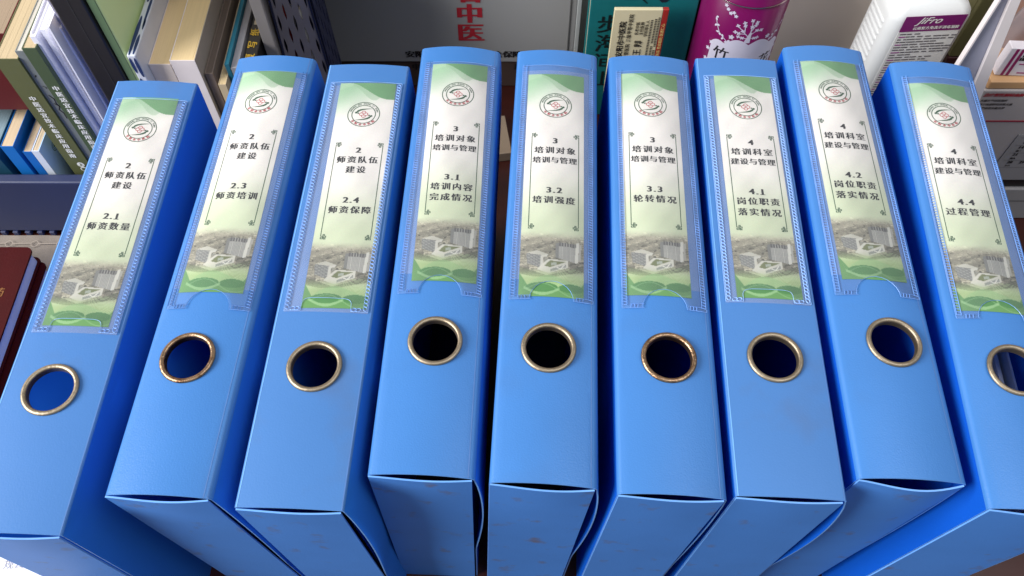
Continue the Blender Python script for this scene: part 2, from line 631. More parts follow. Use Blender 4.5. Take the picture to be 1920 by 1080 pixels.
def spine_mesh(H, fold, amp, hx=0.0, hy=RC):
    v, f = [], []
    us = [-1, -0.985, -0.97, -0.955, -0.94, -0.92, -0.90] + [-0.90 + 1.80 * i / 14 for i in range(1, 14)] + [0.90, 0.92, 0.94, 0.955, 0.97, 0.985, 1]
    us = [q * BW / 2 for q in us]
    s = 0.90 * BW / 2
    y_a, y_b = hy - s, hy + s
    ys = [y_a * i / 8 for i in range(8)] + [y_a + (y_b - y_a) * i / 16 for i in range(16)] + [y_b + (BL - y_b) * i / 22 for i in range(23)]
    def add(u, y):
        x, z = prof(u, y, H, fold, amp)
        v.append((x, y, z))
        return len(v) - 1
    I = {}
    i0, i1 = 6, len(us) - 7
    j0, j1 = 8, 24
    for j, y in enumerate(ys):
        for i, u in enumerate(us):
            if i0 < i < i1 and j0 < j < j1:
                continue
            I[i, j] = add(u, y)
    for j in range(len(ys) - 1):
        for i in range(len(us) - 1):
            if i0 <= i < i1 and j0 <= j < j1:
                continue
            f.append((I[i, j], I[i + 1, j], I[i + 1, j + 1], I[i, j + 1]))
    path = [(i, j0) for i in range(i0, i1)] + [(i1, j) for j in range(j0, j1)] + [(i, j1) for i in range(i1, i0, -1)] + [(i0, j) for j in range(j1, j0, -1)]
    prev = [I[p] for p in path]
    pts = [(us[i], ys[j]) for i, j in path]
    n = len(path)
    K = 9
    for k in range(1, K + 1):
        t = k / K
        cur = []
        for (u, y) in pts:
            dx, dy = u, y - hy
            a = math.atan2(dy, dx)
            cur.append(add(hx * t + dx * (1 - t) + HOLE * math.cos(a) * t, hy + dy * (1 - t) + HOLE * math.sin(a) * t))
        for i in range(n):
            j = (i + 1) % n
            f.append((prev[i], prev[j], cur[j], cur[i]))
        prev = cur
    return pyd('spine', v, f)


def build_box(i, x, y, yaw, dz, ro, num, label, lines, style, bowf, bowr, lab, lettershift, ring='bright', tint=None, gapside=1):
    H = (0.235 + dz - BW / 2 * abs(math.sin(ro))) / math.cos(ro)
    base = (x - math.sin(ro) * H, y, BW / 2 * abs(math.sin(ro)))
    t = thing('file_box', label, 'file box', base, (0, ro, yaw), 'blue file boxes standing in a row')
    fold = 0.0012 if style == 'chain' else 0.0036
    amp = 0.0016 if style == 'chain' else 0.0030
    msp = M_SPINE if tint is None else mat('blue_plastic_%s' % tint[0], tint[1], 0.46, var=0.03, vscale=14, bump=0.10, bscale=900, trans=0.22, tint=(84, 116, 164), tmix=(0.56, 0.85), tscale=22)
    sp = obj('spine', spine_mesh(H, fold, amp, lettershift[2] * 0.001, RC + lettershift[3] * 0.001), t, mats=[msp, M_EDGE, M_INNER], smooth=True)
    thick(sp, 0.0009, True, inner=2)
    h = BW / 2
    # covers
    def left(u, v):
        yy, zz = u * BL, (H - fold) * v
        b = 0.0012 * math.sin(math.pi * min(1, (1 - v) * 1.2)) * math.sin(math.pi * u)
        return (-h - b, yy, zz)
    lc = obj('left_cover', grid_mesh('left_cover', left, 12, 12), t, mats=[M_SIDE, M_EDGE, M_INNER], smooth=True)
    thick(lc, 0.0008, True, 1, 2)
    def right(u, v):
        yy, zz = u * BL, (H - fold) * v
        q = (H - fold - zz) / H
        b = bowr * math.sin(math.pi * min(1, (q / 0.62)) ** 0.75) * math.exp(-yy / (0.30 if bowr > 0.002 else 0.07)) if q < 0.62 else 0
        return (h + b, yy - 0.0015 * b / 0.004, zz)
    rc = obj('right_cover', grid_mesh('right_cover', right, 20, 26), t, mats=[M_SIDE, M_EDGE, M_INNER], smooth=True)
    thick(rc, 0.0008, True, -1, 2)
    # inner wall of the tray, seen where the cover bows away
    iw = obj('inner_wall', grid_mesh('inner_wall', lambda u, v: (h - 0.0022, 0.003 + u * (BL - 0.006), (H - 0.012) * v), 2, 2), t, mats=[M_INNER, M_EDGE])
    # end flaps
    def flap(u, v):
        uu = u if gapside > 0 else 1 - u
        xx = -h + 0.0006 + u * (BW - 0.0024)
        zz = (H - 0.0016) * v
        b = bowf * math.sin(math.pi * uu ** 1.25) * math.exp(-(1 - v) * H / 0.055)
        return (xx, -0.0002 - b, zz - 0.25 * b * v)
    ef = obj('end_flap', grid_mesh('end_flap', flap, 14, 16), t, mats=[M_FLAP, M_EDGE], smooth=True)
    thick(ef, 0.0009, True, 1)
    ef2 = obj('end_flap', grid_mesh('end_flap', lambda u, v: (-h + 0.0006 + u * (BW - 0.0024), BL - 0.0004 + 0.0015 * math.sin(math.pi * u) * v, (H - 0.0016) * v), 8, 4), t, mats=[M_FLAP, M_EDGE], smooth=True)
    thick(ef2, 0.0009, True, -1)
    # whitened crease lines along the long folds
    for sx_ in ((-1, 1) if style == 'chain' else (1,)):
        def cr_(u, v, sx_=sx_):
            uu = sx_ * (BW / 2 - fold * 1.05 + (u - 0.5) * 0.0005)
            xx, zz = prof(uu, v * BL, H, fold, amp)
            return (xx, v * BL, zz + 0.00012)
        obj('fold_crease', grid_mesh('fold_crease', cr_, 1, 40), t, mats=M_EDGE if sx_ < 0 else M_CREASE)
    # ring
    pr = []
    for k in range(13):
        a = math.pi * k / 12
        pr.append((0.01405 + 0.00145 * math.cos(a), 0.0004 + 0.0013 * math.sin(a)))
    pr += [(0.0126, -0.0030), (0.0131, -0.0034)]
    zr = H + arch(RC, amp) * 0.93
    ob = obj('handle_ring', lathe('handle_ring', pr, 72), t, loc=(lettershift[2] * 0.001, RC + lettershift[3] * 0.001, zr), mats=M_RUST if ring == 'rust' else M_RING, smooth=True)
    # label card, following the arch
    lx0, lyt, sk = lab                            # centre x, top y (mm), tilt
    zc = H
    def bend(o, lift):
        pass
    px0_, px1_ = -0.0236, 0.0252
    base_l = Vector((lx0 * 0.001, lyt * 0.001, zc))
    def place(me, name, lift, parent, dx=0, dy=0, mats=None):
        m2 = me.copy()
        co = np.empty(len(m2.vertices) * 3, np.float32)
        m2.vertices.foreach_get('co', co)
        co = co.reshape(-1, 3)
        ly = co[:, 1] + dy
        lxx = co[:, 0] + dx
        c_, s_ = math.cos(sk), math.sin(sk)
        X = base_l.x + lxx * c_ - ly * s_
        Y = base_l.y + lxx * s_ + ly * c_
        e = np.minimum(Y, BL - Y)
        ar = amp * (0.80 + 0.20 * np.exp(-(e / 0.10)))
        Z = H + ar * (1 - (np.abs(X) / (h - fold)) ** 2) + lift + co[:, 2]
        co[:, 0], co[:, 1], co[:, 2] = X, Y, Z
        m2.vertices.foreach_set('co', co.ravel())
        m2.update()
        return obj(name, m2, parent, mats=mats)
    bv, bf = [], []
    for k in range(21):
        xx = px0_ + (px1_ - px0_) * k / 20
        for yy in (0.1130 if style == 'chain' else 0.1215, 0.29):
            bv.append((xx, yy, prof(xx, yy, H, fold, amp)[1] + 0.00018))
    bf = [(2 * k, 2 * k + 2, 2 * k + 3, 2 * k + 1) for k in range(20)]
    obj('pocket_back', pyd('pocket_back', bv, bf), t, mats=M_BACKFILM, smooth=True)
    lc_ = place(LABEL, 'label_card', 0.00035, t, mats=M_LABEL)
    lc_['label'] = 'white and green printed card lettered %s' % num
    place(BORDER, 'border', 0.00042, lc_, mats=M_GREENINK)
    place(EMBLEM, 'emblem', 0.00042, lc_, dx=-0.0, dy=-0.0285, mats=[M_GREENINK, M_REDINK])
    place(lettering(lines), 'lettering', 0.00042, lc_, mats=M_INK)
    # clear pocket
    px0, px1 = -0.0236, 0.0252
    if style == 'chain':
        py0, py1, nw, nh = 0.1135, 0.2925, 0.0145, 0.0085
    else:
        py0, py1, nw, nh = 0.1078, 0.2945, 0.0128, 0.0125
    cxn = 0.0008
    pts = [(px0, py0), (cxn - nw, py0)]
    for k in range(0, 13):
        a = math.pi * (1 - k / 12)
        if style == 'chain':
            sx = math.copysign(abs(math.cos(a)) ** 0.35, math.cos(a))
            sy = math.sin(a) ** 0.35
        else:
            sx, sy = math.cos(a), math.sin(a)
        pts.append((cxn + nw * sx, py0 + nh * sy))
    pts += [(cxn + nw, py0), (px1, py0), (px1, py1), (px0, py1)]
    # triangulated film on a grid of columns so that it follows the arch
    v, f = [], []
    cols = 46
    def notch(xx):
        q = abs(xx - cxn) / nw
        if q >= 1:
            return py0
        return py0 + nh * ((1 - q ** 2) ** 0.5 if style != 'chain' else (1 - q ** 6) ** 0.4)
    for k in range(cols + 1):
        xx = px0 + (px1 - px0) * k / cols
        n0 = notch(xx)
        for j in range(41):
            yy = n0 + (py1 - n0) * j / 40
            wv_ = 0.00022 * math.sin(95 * yy + 160 * xx + i * 1.7) * math.sin(41 * yy + i) + 0.00010 * math.sin(310 * yy - 420 * xx + i)
            edge_ = min(k, cols - k) / 6
            v.append((xx, yy, prof(xx, yy, H, fold, amp)[1] + 0.0008 + wv_ * min(1, edge_)))
    for k in range(cols):
        for j in range(40):
            q = k * 41 + j
            f.append((q, q + 41, q + 42, q + 1))
    pk = obj('clear_pocket', pyd('clear_pocket', v, f), t, mats=M_FILM, smooth=True)
    # pocket edge bead + weld pattern, joined
    W = MB()
    def zz_(xx, yy):
        return prof(xx, yy, H, fold, amp)[1] + 0.00085
    def rib(a, b, wd, hgt=0.00045):
        dx, dy = b[0] - a[0], b[1] - a[1]
        l = math.hypot(dx, dy) or 1
        nx_, ny_ = -dy / l * wd / 2, dx / l * wd / 2
        n = len(W.v)
        za, zb = zz_(*a), zz_(*b)
        W.v.extend([(a[0] + nx_, a[1] + ny_, za), (a[0] - nx_, a[1] - ny_, za), (b[0] - nx_, b[1] - ny_, zb), (b[0] + nx_, b[1] + ny_, zb), (a[0], a[1], za + hgt), (b[0], b[1], zb + hgt)])
        for q in ((1, 2, 5, 4), (3, 0, 4, 5), (0, 1, 4), (2, 3, 5)):
            W.f.append(tuple(n + k for k in q))
            W.m.append(0)
    def along(a, b, kind):
        L_ = math.hypot(b[0] - a[0], b[1] - a[1])
        ux, uy = (b[0] - a[0]) / L_, (b[1] - a[1]) / L_
        vx, vy = -uy, ux
        pitch = 0.00245 if kind == 'chain' else 0.00190
        n = int(L_ / pitch)
        hw = 0.00115 if kind == 'chain' else 0.0012
        for k in range(n):
            c0 = (k + 0.5) * pitch
            P = lambda s_, t_: (a[0] + ux * s_ + vx * t_, a[1] + uy * s_ + vy * t_)
            if kind == 'chain':
                q = [P(c0 + 0.0016 * math.cos(g), hw * math.sin(g) + 0.0002 * math.cos(g)) for g in [2 * math.pi * m_ / 7 for m_ in range(7)]]
                for m_ in range(7):
                    rib(q[m_], q[(m_ + 1) % 7], 0.00036)
            else:
                rib(P(c0, -hw), P(c0 + 0.0004, hw), 0.00040)
                if k % 2 == 0:
                    rib(P(c0, -hw), P(c0 + 2 * pitch, -hw), 0.00026)
                    rib(P(c0, hw), P(c0 + 2 * pitch, hw), 0.00022)
    sx = 0.0017
    kind = style
    along((px0 + sx, py0 + 0.001), (px0 + sx, py1 - 0.0005), kind)
    along((px1 - sx, py0 + 0.001), (px1 - sx, py1 - 0.0005), kind)
    along((px0 + 0.004, py0 + 0.0012), (cxn - nw - 0.0006, py0 + 0.0012), kind)
    along((cxn + nw + 0.0006, py0 + 0.0012), (px1 - 0.004, py0 + 0.0012), kind)
    # raised rim
    for a, b in zip(pts, pts[1:] + pts[:1]):
        n = max(1, int(math.hypot(b[0] - a[0], b[1] - a[1]) / 0.008))
        for k in range(n):
            g = lambda t_: (a[0] + (b[0] - a[0]) * t_, a[1] + (b[1] - a[1]) * t_)
            rib(g(k / n), g((k + 1) / n), 0.00026, 0.0002)
    obj('weld_seam', W.mesh('weld_seam'), pk, mats=M_SEAM if style == 'chain' else M_SEAM2)
    return t, H


def L6(a, b, c, d, e=None, g=None):
    r = [(a, 59.6, 6.0, 3.2), (b, 67.6, 5.9, 6.9 if len(b) == 4 else 6.6), (c, 75.7, 5.4 if len(c) > 2 else 5.9, 5.75 if len(c) > 2 else 6.9), (d, 99.6, 6.0, 3.3), (e, 107.3, 5.9, 6.9)]
    if g:
        r.append((g, 115.6, 5.9, 6.9))
    return r


GR2 = ('师资队伍', '建设')
GR3 = ('培训对象', '培训与管理')
GR4 = ('培训科室', '建设与管理')
BOXES = [
    # x, y, yaw, dz, roll, number, label, lines, weld, end bow, cover bow, label centre/top/tilt, ring offset
    (-.2536, .1073, -.0232, -.0055, .0143, '2.1', 'blue file box with card numbered 2.1, leftmost of the row', L6('2', *GR2, '2.1', '师资数量'), 'chain', .0012, .0006, (0.0, 294.0, 0.002), (0, 0, -1.2, 0.6), 'bright', ('dusty', (74, 128, 194)), 1),
    (-.1798, .1241, -.0480, .0005, -.0428, '2.3', 'blue file box with card numbered 2.3, thumb notch below its card', L6('2', *GR2, '2.3', '师资培训'), 'tick', .0016, .0030, (-1.2, 295.2, 0.006), (0, 0, -2.4, -0.6), 'rust', None, 1),
    (-.1122, .1184, -.0405, -.0005, -.0178, '2.4', 'scuffed blue file box with card numbered 2.4, card pushed low over the notch', L6('2', *GR2, '2.4', '师资保障'), 'chain', .0010, .0045, (2.2, 292.0, 0.018), (0, 0, 0.3, 1.4), 'bright', ('dusty', (74, 128, 194)), 1),
    (-.0467, .1363, -.0337, -.0020, .0301, '3.1', 'blue file box with card numbered 3.1, between the 2.4 and 3.2 boxes', L6('3', *GR3, '3.1', '培训内容', '完成情况'), 'tick', .0012, .0045, (0.6, 293.0, 0.012), (0, 0, 1.0, 0), 'bright', None, 1),
    (.0164, .1313, -.0491, -.0001, .0287, '3.2', 'blue file box with card numbered 3.2, the card slid down in its pocket', L6('3', *GR3, '3.2', '培训强度'), 'tick', .0016, .0040, (-0.4, 286.4, 0.006), (0, 0, 0.2, 0), 'bright', None, 1),
    (.0818, .1255, -.0441, .0003, .0216, '3.3', 'blue file box with card numbered 3.3 and a rust-spotted ring', L6('3', *GR3, '3.3', '轮转情况'), 'tick', .0012, .0012, (-1.2, 292.6, -0.006), (0, 0, 1.4, -0.4), 'rust', None, 1),
    (.1416, .1243, -.0457, .0005, -.0035, '4.1', 'faded blue file box with card numbered 4.1, front cover bowed out at right', L6('4', *GR4, '4.1', '岗位职责', '落实情况'), 'chain', .0010, .0050, (2.1, 292.6, 0.0), (0, 0, 0.4, 1.2), 'bright', ('dusty', (74, 128, 194)), 1),
    (.2048, .1331, -.0419, .0027, .0337, '4.2', 'blue file box with card numbered 4.2, its end flap gaping widest', L6('4', *GR4, '4.2', '岗位职责', '落实情况'), 'tick', .0036, .0010, (0.2, 294.9, 0.004), (0, 0, 3.8, 0.8), 'bright', None, 1),
    (.2662, .1168, -.0728, .0041, .0205, '4.4', 'blue file box with card numbered 4.4, rightmost of the row', L6('4', *GR4, '4.4', '过程管理'), 'tick', .0012, .0010, (-2.0, 289.2, -0.006), (0, 0, 1.4, -0.4), 'bright', None, 1),
]
for i, a in enumerate(BOXES):
    t, H = build_box(i, *a)
    if i == 8:
        # sheets standing inside, seen through the ring
        ps = thing('paper_stack', 'bluish sheets of paper seen through the ring of the 4.4 box', 'papers', t.location, t.rotation_euler)
        for k in range(7):
            xx = -0.018 + k * 0.0055
            obj('sheet', MB().box(xx, xx + 0.0011 + 0.0006 * (k % 3), 0.012, 0.296, 0.003, H - 0.022 - 0.004 * ((k * 5) % 3)).mesh('sheet'), ps, mats=mat('office_paper', (205, 208, 215), 0.7))

# ------------------------------------------------------------------ desk
M_DESK = mat('dark_red_wood', (58, 22, 16), 0.35, var=0.35, vscale=18, bump=0.12, bscale=120, stretch=(0.15, 1, 1), spec=0.5)
d = obj('desk_top', MB().box(-1.3, 1.3, -0.35, 0.80, -0.03, 0.0).mesh('desk_top'), mats=M_DESK, bevel=0.002)
d['kind'] = 'structure'
wl = obj('back_panel', MB().box(-1.3, 1.3, 0.66, 0.68, 0.0005, 0.62).mesh('back_panel'), mats=mat('beige_panel', (226, 214, 202), 0.55, var=0.03, vscale=6), bevel=0.001)
wl['kind'] = 'structure'
sh = obj('unseen_shade_slab', MB().box(-0.23, 0.02, 0.49, 0.658, 0.38, 0.40).mesh('unseen_shade_slab'), mats=mat('beige_panel', (172, 160, 148), 0.55), bevel=0.001)  # unseen slab added above the award board to keep it dark
sh['kind'] = 'structure'


# ------------------------------------------------------------------ books and folders
def pages(name, rgb):
    return mat(name, rgb, 0.85, var=0.035, vscale=12, stretch=(60, 1, 5), bump=0.25, bscale=18)


def book(name, label, cat, x0, x1, y0, y1, z0, z1, cover, page=(214, 188, 146), coverr=0.5, inset=0.0, board=0.0007, group=None, lean=0.0, drop=0.0, sidec=None):
    """standing book, spine towards -Y, page block open at the top"""
    cx = (x0 + x1) / 2
    t = thing(name, label, cat, (cx, y0, z0), (0, lean, 0), group)
    w2, D, H = (x1 - x0) / 2, y1 - y0, z1 - z0
    cm = mat('cover_%d_%d_%d' % cover, cover, coverr, var=0.05, vscale=40, bump=0.05)
    b = MB().box(-w2, w2, 0, board, 0, H).box(-w2, -w2 + board, board + 2e-5, D, 0, H)
    if sidec is None:
        b.box(w2 - board, w2, board + 2e-5, D, 0, H)
    obj('cover', b.mesh('cover'), t, mats=cm)
    if sidec is not None:
        obj('back_cover', MB().box(w2 - board, w2, board + 2e-5, D, 0, H).mesh('back_cover'), t, mats=mat('cover_%d_%d_%d' % sidec, sidec, coverr, var=0.05, vscale=40))
    nx = 10
    rr = random.Random(int(x0 * 1e5))
    v, f = [], []
    # page block: top follows slightly uneven leaves
    n = 14
    xs = [-w2 + board + 1e-5 + (2 * w2 - 2 * board - 2e-5) * k / n for k in range(n + 1)]
    P = MB()
    for k in range(n):
        dz_ = rr.uniform(0, 0.00012)
        P.box(xs[k], xs[k + 1] - 2e-6, board + 3e-5, D - 0.001 - rr.uniform(0, .0006), 0.001, H - inset - 0.0003 - dz_)
    obj('page_block', P.mesh('page_block'), t, mats=pages('pages_%d_%d_%d' % page, page))
    return t, w2, D, H


def vtext(parent, text, x, y, z_top, pitch, size, m, heavy=0.0, name='lettering', wide=1.0, squash=1.0):
    b = MB()
    for i, ch in enumerate(text):
        me = glyphs(ch, size, heavy)
        b.addmesh(me, lambda co: (x + co.x * wide, y - co.z, z_top - i * pitch + co.y * squash))
    return obj(name, b.mesh(name), parent, mats=m)


def htext(parent, text, x, y, z, size, m, heavy=0.0, name='lettering', wide=1.0, rot=0.0, shear=0.0, off=0.004):
    """text on a face looking towards -Y; rot turns it in the face"""
    me = glyphs(text, size, heavy, off=off, shear=shear)
    c, s_ = math.cos(rot), math.sin(rot)
    b = MB()
    b.addmesh(me, lambda co: (x + co.x * wide * c - co.y * s_, y - co.z, z + co.x * wide * s_ + co.y * c))
    return obj(name, b.mesh(name), parent, mats=m)


RZ = 0.020
# navy desktop rack
M_NAVY = mat('navy_plastic', (42, 50, 82), 0.45, var=0.04, bump=0.05)
t = thing('document_rack', 'navy plastic desktop rack holding the books at the left edge', 'rack', (-0.42, 0.447, 0))
obj('front_rail', MB().box(-0.16, 0.20, 0, 0.010, 0.006, 0.079).mesh('front_rail'), t, mats=M_NAVY, bevel=0.0015)
obj('base_board', MB().box(-0.16, 0.20, 0.0102, 0.20, 0.004, 0.0195).mesh('base_board'), t, mats=M_NAVY, bevel=0.001)
b = MB()
for k in range(30):
    xx = -0.155 + k * 0.0115
    b.box(xx, xx + 0.005, -0.0015, 0.004, 0.0004, 0.0058)
o = obj('foot_ribs', b.mesh('foot_ribs'), t, mats=M_NAVY, bevel=0.0006)
o['kind'] = 'stuff'

OL = 'matching olive manuals in the rack'
t, w2, D, H = book('manual', 'olive manual with white spine lettering and two round volume badges', 'book', -0.389, -0.3705, 0.465, 0.64, RZ, 0.205, (88, 92, 58), (178, 160, 128))
vtext(t, '中医适宜技术临床应用指南', 0.0, -0.0003, 0.163 - RZ, 0.0063, 0.0056, M_WHITEINK, 0.0002)
obj('badge', MB().disc(0, 0, 0.0031, 20).disc(0.0004, -0.0062, 0.0031, 20).mesh('badge'), t, loc=(0.0018, -0.0003, 0.0822 - RZ), rot=(R(90), 0, 0), mats=M_WHITEINK)
vtext(t, '上册', 0.0020, -0.0005, 0.0822 - RZ, 0.0062, 0.0040, mat('olive_ink', (88, 92, 58), 0.5), 0.0002)
t, w2, D, H = book('picture_book', 'thin grey book with a black brush drawing on its spine, between the olive manuals', 'book', -0.3703, -0.3612, 0.467, 0.64, RZ, 0.211, (118, 124, 124), (190, 186, 178))
b = MB()
b.line([(-.001, 0), (.0012, -.004), (.0004, -.009), (.0016, -.012), (-.0004, -.016), (.0015, -.020), (.0012, -.026)], .0007)
b.line([(-.0012, -.009), (.0022, -.013), (.0024, -.017)], .0006)
b.line([(-.002, .020), (-.001, .0215)], .0008).line([(-.001, .010), (.001, .009), (.0005, .0075)], .0005)
obj('brush_drawing', b.mesh('brush_drawing'), t, loc=(0, -0.0003, 0.165 - RZ), rot=(R(90), 0, 0), mats=M_INK)
t, w2, D, H = book('manual', 'darker green manual with white spine lettering, beside white papers', 'book', -0.3608, -0.3505, 0.463, 0.64, RZ, 0.2175, (66, 82, 56), (178, 160, 128))
vtext(t, '中医适宜技术临床应用指南', 0.0012, -0.0003, 0.1765 - RZ, 0.0063, 0.0056, M_WHITEINK, 0.0002)

book('novel', 'dark red cloth book with beige pages, left of the olive manual', 'book', -0.440, -0.3895, 0.492, 0.655, 0.122, 0.205, (84, 10, 16), (140, 122, 102))
book('thick_paperback', 'brownish grey paperback at the far left edge behind the red book', 'book', -0.497, -0.4405, 0.492, 0.655, 0.122, 0.203, (120, 104, 88), (150, 132, 112))
book('exercise_book', 'bright blue booklet with worn cream page edges, left of its twin', 'book', -0.4345, -0.4235, 0.463, 0.60, RZ, 0.108, (12, 104, 182), (196, 174, 146), board=0.0006)
book('exercise_book', 'bright blue booklet with cream page edges, right of its taller twin', 'book', -0.4190, -0.4115, 0.463, 0.54, RZ, 0.101, (14, 98, 178), (196, 174, 146), board=0.0006)
t, w2, D, H = book('exercise_book', 'pale sky blue booklet with a small green seal, below the olive manual', 'book', -0.4110, -0.4045, 0.463, 0.54, RZ, 0.102, (206, 214, 226), (196, 178, 154), board=0.0008, sidec=(176, 206, 236))
b = MB().ring(0, 0, 0.0038, 0.0044, 24).ring(0, 0, 0.0022, 0.0026, 20).disc(0, 0, .0012, 8)
obj('seal', b.mesh('seal'), t, loc=(w2 + 0.0002, 0.020, 0.066), rot=(R(90), 0, R(90)), mats=M_GREENINK)
b = MB().disc(0, 0, 0.0032, 7).disc(0.003, .003, 0.002, 6).disc(-.002, .004, .002, 6)
obj('flower_print', b.mesh('flower_print'), t, loc=(w2 + 0.0002, 0.030, 0.074), rot=(R(90), 0, R(90)), mats=mat('maroon_ink', (96, 40, 52), 0.5))
book('notebook', 'dark teal notebook leaning at the far left end of the rack', 'book', -0.4620, -0.4400, 0.463, 0.54, RZ, 0.098, (20, 66, 88), (120, 140, 150), lean=-0.05)

# white papers in the rack
M_WP = mat('white_paper', (226, 226, 236), 0.6, var=0.03)
t = thing('paper_bundle', 'bundle of loose white sheets fanned beside the green manual', 'papers', (-0.3495, 0.468, RZ), (0, 0, 0))
for k, (xa, wd, zt, y0_, ln) in enumerate([(0.0, 0.0010, 0.206, 0.002, -0.02), (0.0016, 0.0042, 0.2045, 0.0, 0.0), (0.0065, 0.0010, 0.207, 0.006, 0.0), (0.0080, 0.0034, 0.208, 0.003, 0.01), (0.0122, 0.0012, 0.213, 0.0, 0.02), (0.0140, 0.0016, 0.203, 0.010, 0.02)]):
    def sh_(u, v, xa=xa, zt=zt, y0_=y0_, ln=ln):
        return (xa + ln * 0.1 * v + 0.0008 * math.sin(3 * v + xa * 900) * v, y0_ + u * 0.15, v * zt + 0.004 * u * v)
    o = obj('sheet', grid_mesh('sheet', sh_, 4, 8), t, mats=M_WP)
    thick(o, wd)
t = thing('lilac_folder', 'grey lilac folder with a cream edge, between white sheets and black binder', 'folder', (-0.3335, 0.480, RZ))
obj('folder_body', MB().box(0.0005, 0.0045, 0, 0.16, 0, 0.262).mesh('folder_body'), t, mats=mat('lilac_card', (140, 138, 158), 0.5, var=0.08, vscale=12), bevel=0.0008)
obj('blue_divider', MB().box(0.0048, 0.0060, 0.0015, 0.16, 0, 0.258).mesh('blue_divider'), t, mats=mat('slate_blue_card', (84, 98, 160), 0.5))
obj('folder_cover', MB().box(0.0063, 0.0074, -0.004, 0.16, 0, 0.265).mesh('folder_cover'), t, mats=mat('cream_card', (216, 196, 170), 0.6), bevel=0.0003)
t = thing('black_binder', 'wide black binder standing between lilac folder and green box', 'binder', (-0.3128, 0.470, RZ))
obj('binder_spine', MB().box(-0.0123, 0.0118, 0, 0.012, 0, 0.27).mesh('binder_spine'), t, mats=mat('black_vinyl', (24, 24, 27), 0.42, var=0.1, bump=0.1), bevel=0.0016)
obj('binder_cover', MB().box(-0.0121, -0.0102, 0.0122, 0.17, 0, 0.27).mesh('binder_cover'), t, mats=mat('black_vinyl', (24, 24, 27)), bevel=0.0005)
obj('binder_cover', MB().box(0.0098, 0.0116, 0.0122, 0.17, 0, 0.27).mesh('binder_cover'), t, mats=mat('black_vinyl', (24, 24, 27)), bevel=0.0005)
obj('spine_crease', MB().box(0.0006, 0.0010, -0.0003, 0.0002, 0.03, 0.26).mesh('spine_crease'), t, mats=mat('worn_vinyl', (52, 52, 54), 0.5))

t = thing('green_case', 'pale green upright case with black slanted characters near its top', 'case', (-0.2968, 0.472, RZ))
obj('case_shell', MB().box(-0.0032, 0.0032, 0.0012, 0.165, 0, 0.262).mesh('case_shell'), t, mats=mat('pale_green_card_lit', (208, 228, 166), 0.5, var=0.04, vscale=8), bevel=0.0010)  # green brightened in the colour to stand for light on the side face
obj('case_edge', MB().box(-0.0031, 0.0028, 0, 0.0010, 0, 0.261).mesh('case_edge'), t, mats=mat('pale_green_card_shaded', (92, 116, 84), 0.5), bevel=0.0003)  # front strip in a darker green, its shade put into the colour
b = MB()
for k in range(6):
    me = glyphs('规范诊疗手册'[k], 0.010, 0.0004)
    b.addmesh(me, lambda co: (0.00345 + co.z, 0.050 + co.x + (k % 2) * 0.011, 0.240 - (k // 2) * 0.012 + co.y))
obj('lettering', b.mesh('lettering'), t, mats=M_INK)

# patterned carton
M_BW = mat('white_glossy_card', (198, 202, 214), 0.35, var=0.03, tint=(30, 58, 112), tmix=(0.50, 0.53), tscale=70)
t = thing('patterned_box', 'small white carton with navy blotches on its top, beside the green case', 'box', (-0.2848, 0.470, RZ))
obj('carton', MB().box(-0.0062, 0.0008, 0, 0.13, 0, 0.184).mesh('carton'), t, mats=mat('white_glossy_card2', (196, 200, 212), 0.35), bevel=0.001)
b = MB()
def blob(cx, cy, L_, W_, z=0.0):
    b.poly([(cx + W_ * math.cos(a) * (1 + 0.1 * math.sin(3 * a)), cy + L_ * math.sin(a), z) for a in [2 * math.pi * k / 16 for k in range(16)]])
blob(-0.0042, 0.022, 0.022, 0.0015); blob(-0.0012, 0.012, 0.011, 0.0012); blob(-0.0008, 0.050, 0.020, 0.0010); blob(-0.0034, 0.075, 0.016, 0.0018); blob(-0.0004, 0.034, 0.006, 0.0008)
obj('navy_print', b.mesh('navy_print'), t, loc=(0, 0, 0.1842), mats=mat('navy_ink', (26, 48, 96), 0.4))
b = MB()
for (cx, cz, L_, W_) in ((-0.0046, 0.174, 0.008, 0.0012), (-0.0010, 0.172, 0.010, 0.0014), (-0.0044, 0.152, 0.009, 0.0014), (-0.0006, 0.146, 0.006, 0.0010), (-0.003, 0.13, 0.008, 0.002)):
    b.poly([(cx + W_ * math.cos(a), cz + L_ * math.sin(a)) for a in [2 * math.pi * k / 14 for k in range(14)]])
obj('navy_print', b.mesh('navy_print'), t, loc=(0, -0.0003, 0), rot=(R(90), 0, 0), mats=mat('navy_ink', (26, 48, 96), 0.4))
obj('beige_block', MB().box(-0.280, -0.2755, 0.556, 0.655, RZ, 0.20).mesh('beige_block'), mats=mat('beige_card', (168, 158, 140), 0.6), bevel=0.001)
bo = bpy.data.objects['beige_block']
bo.name = 'storage_sleeve'; bo['label'] = 'plain greyish beige sleeve behind the navy patterned carton'; bo['category'] = 'sleeve'

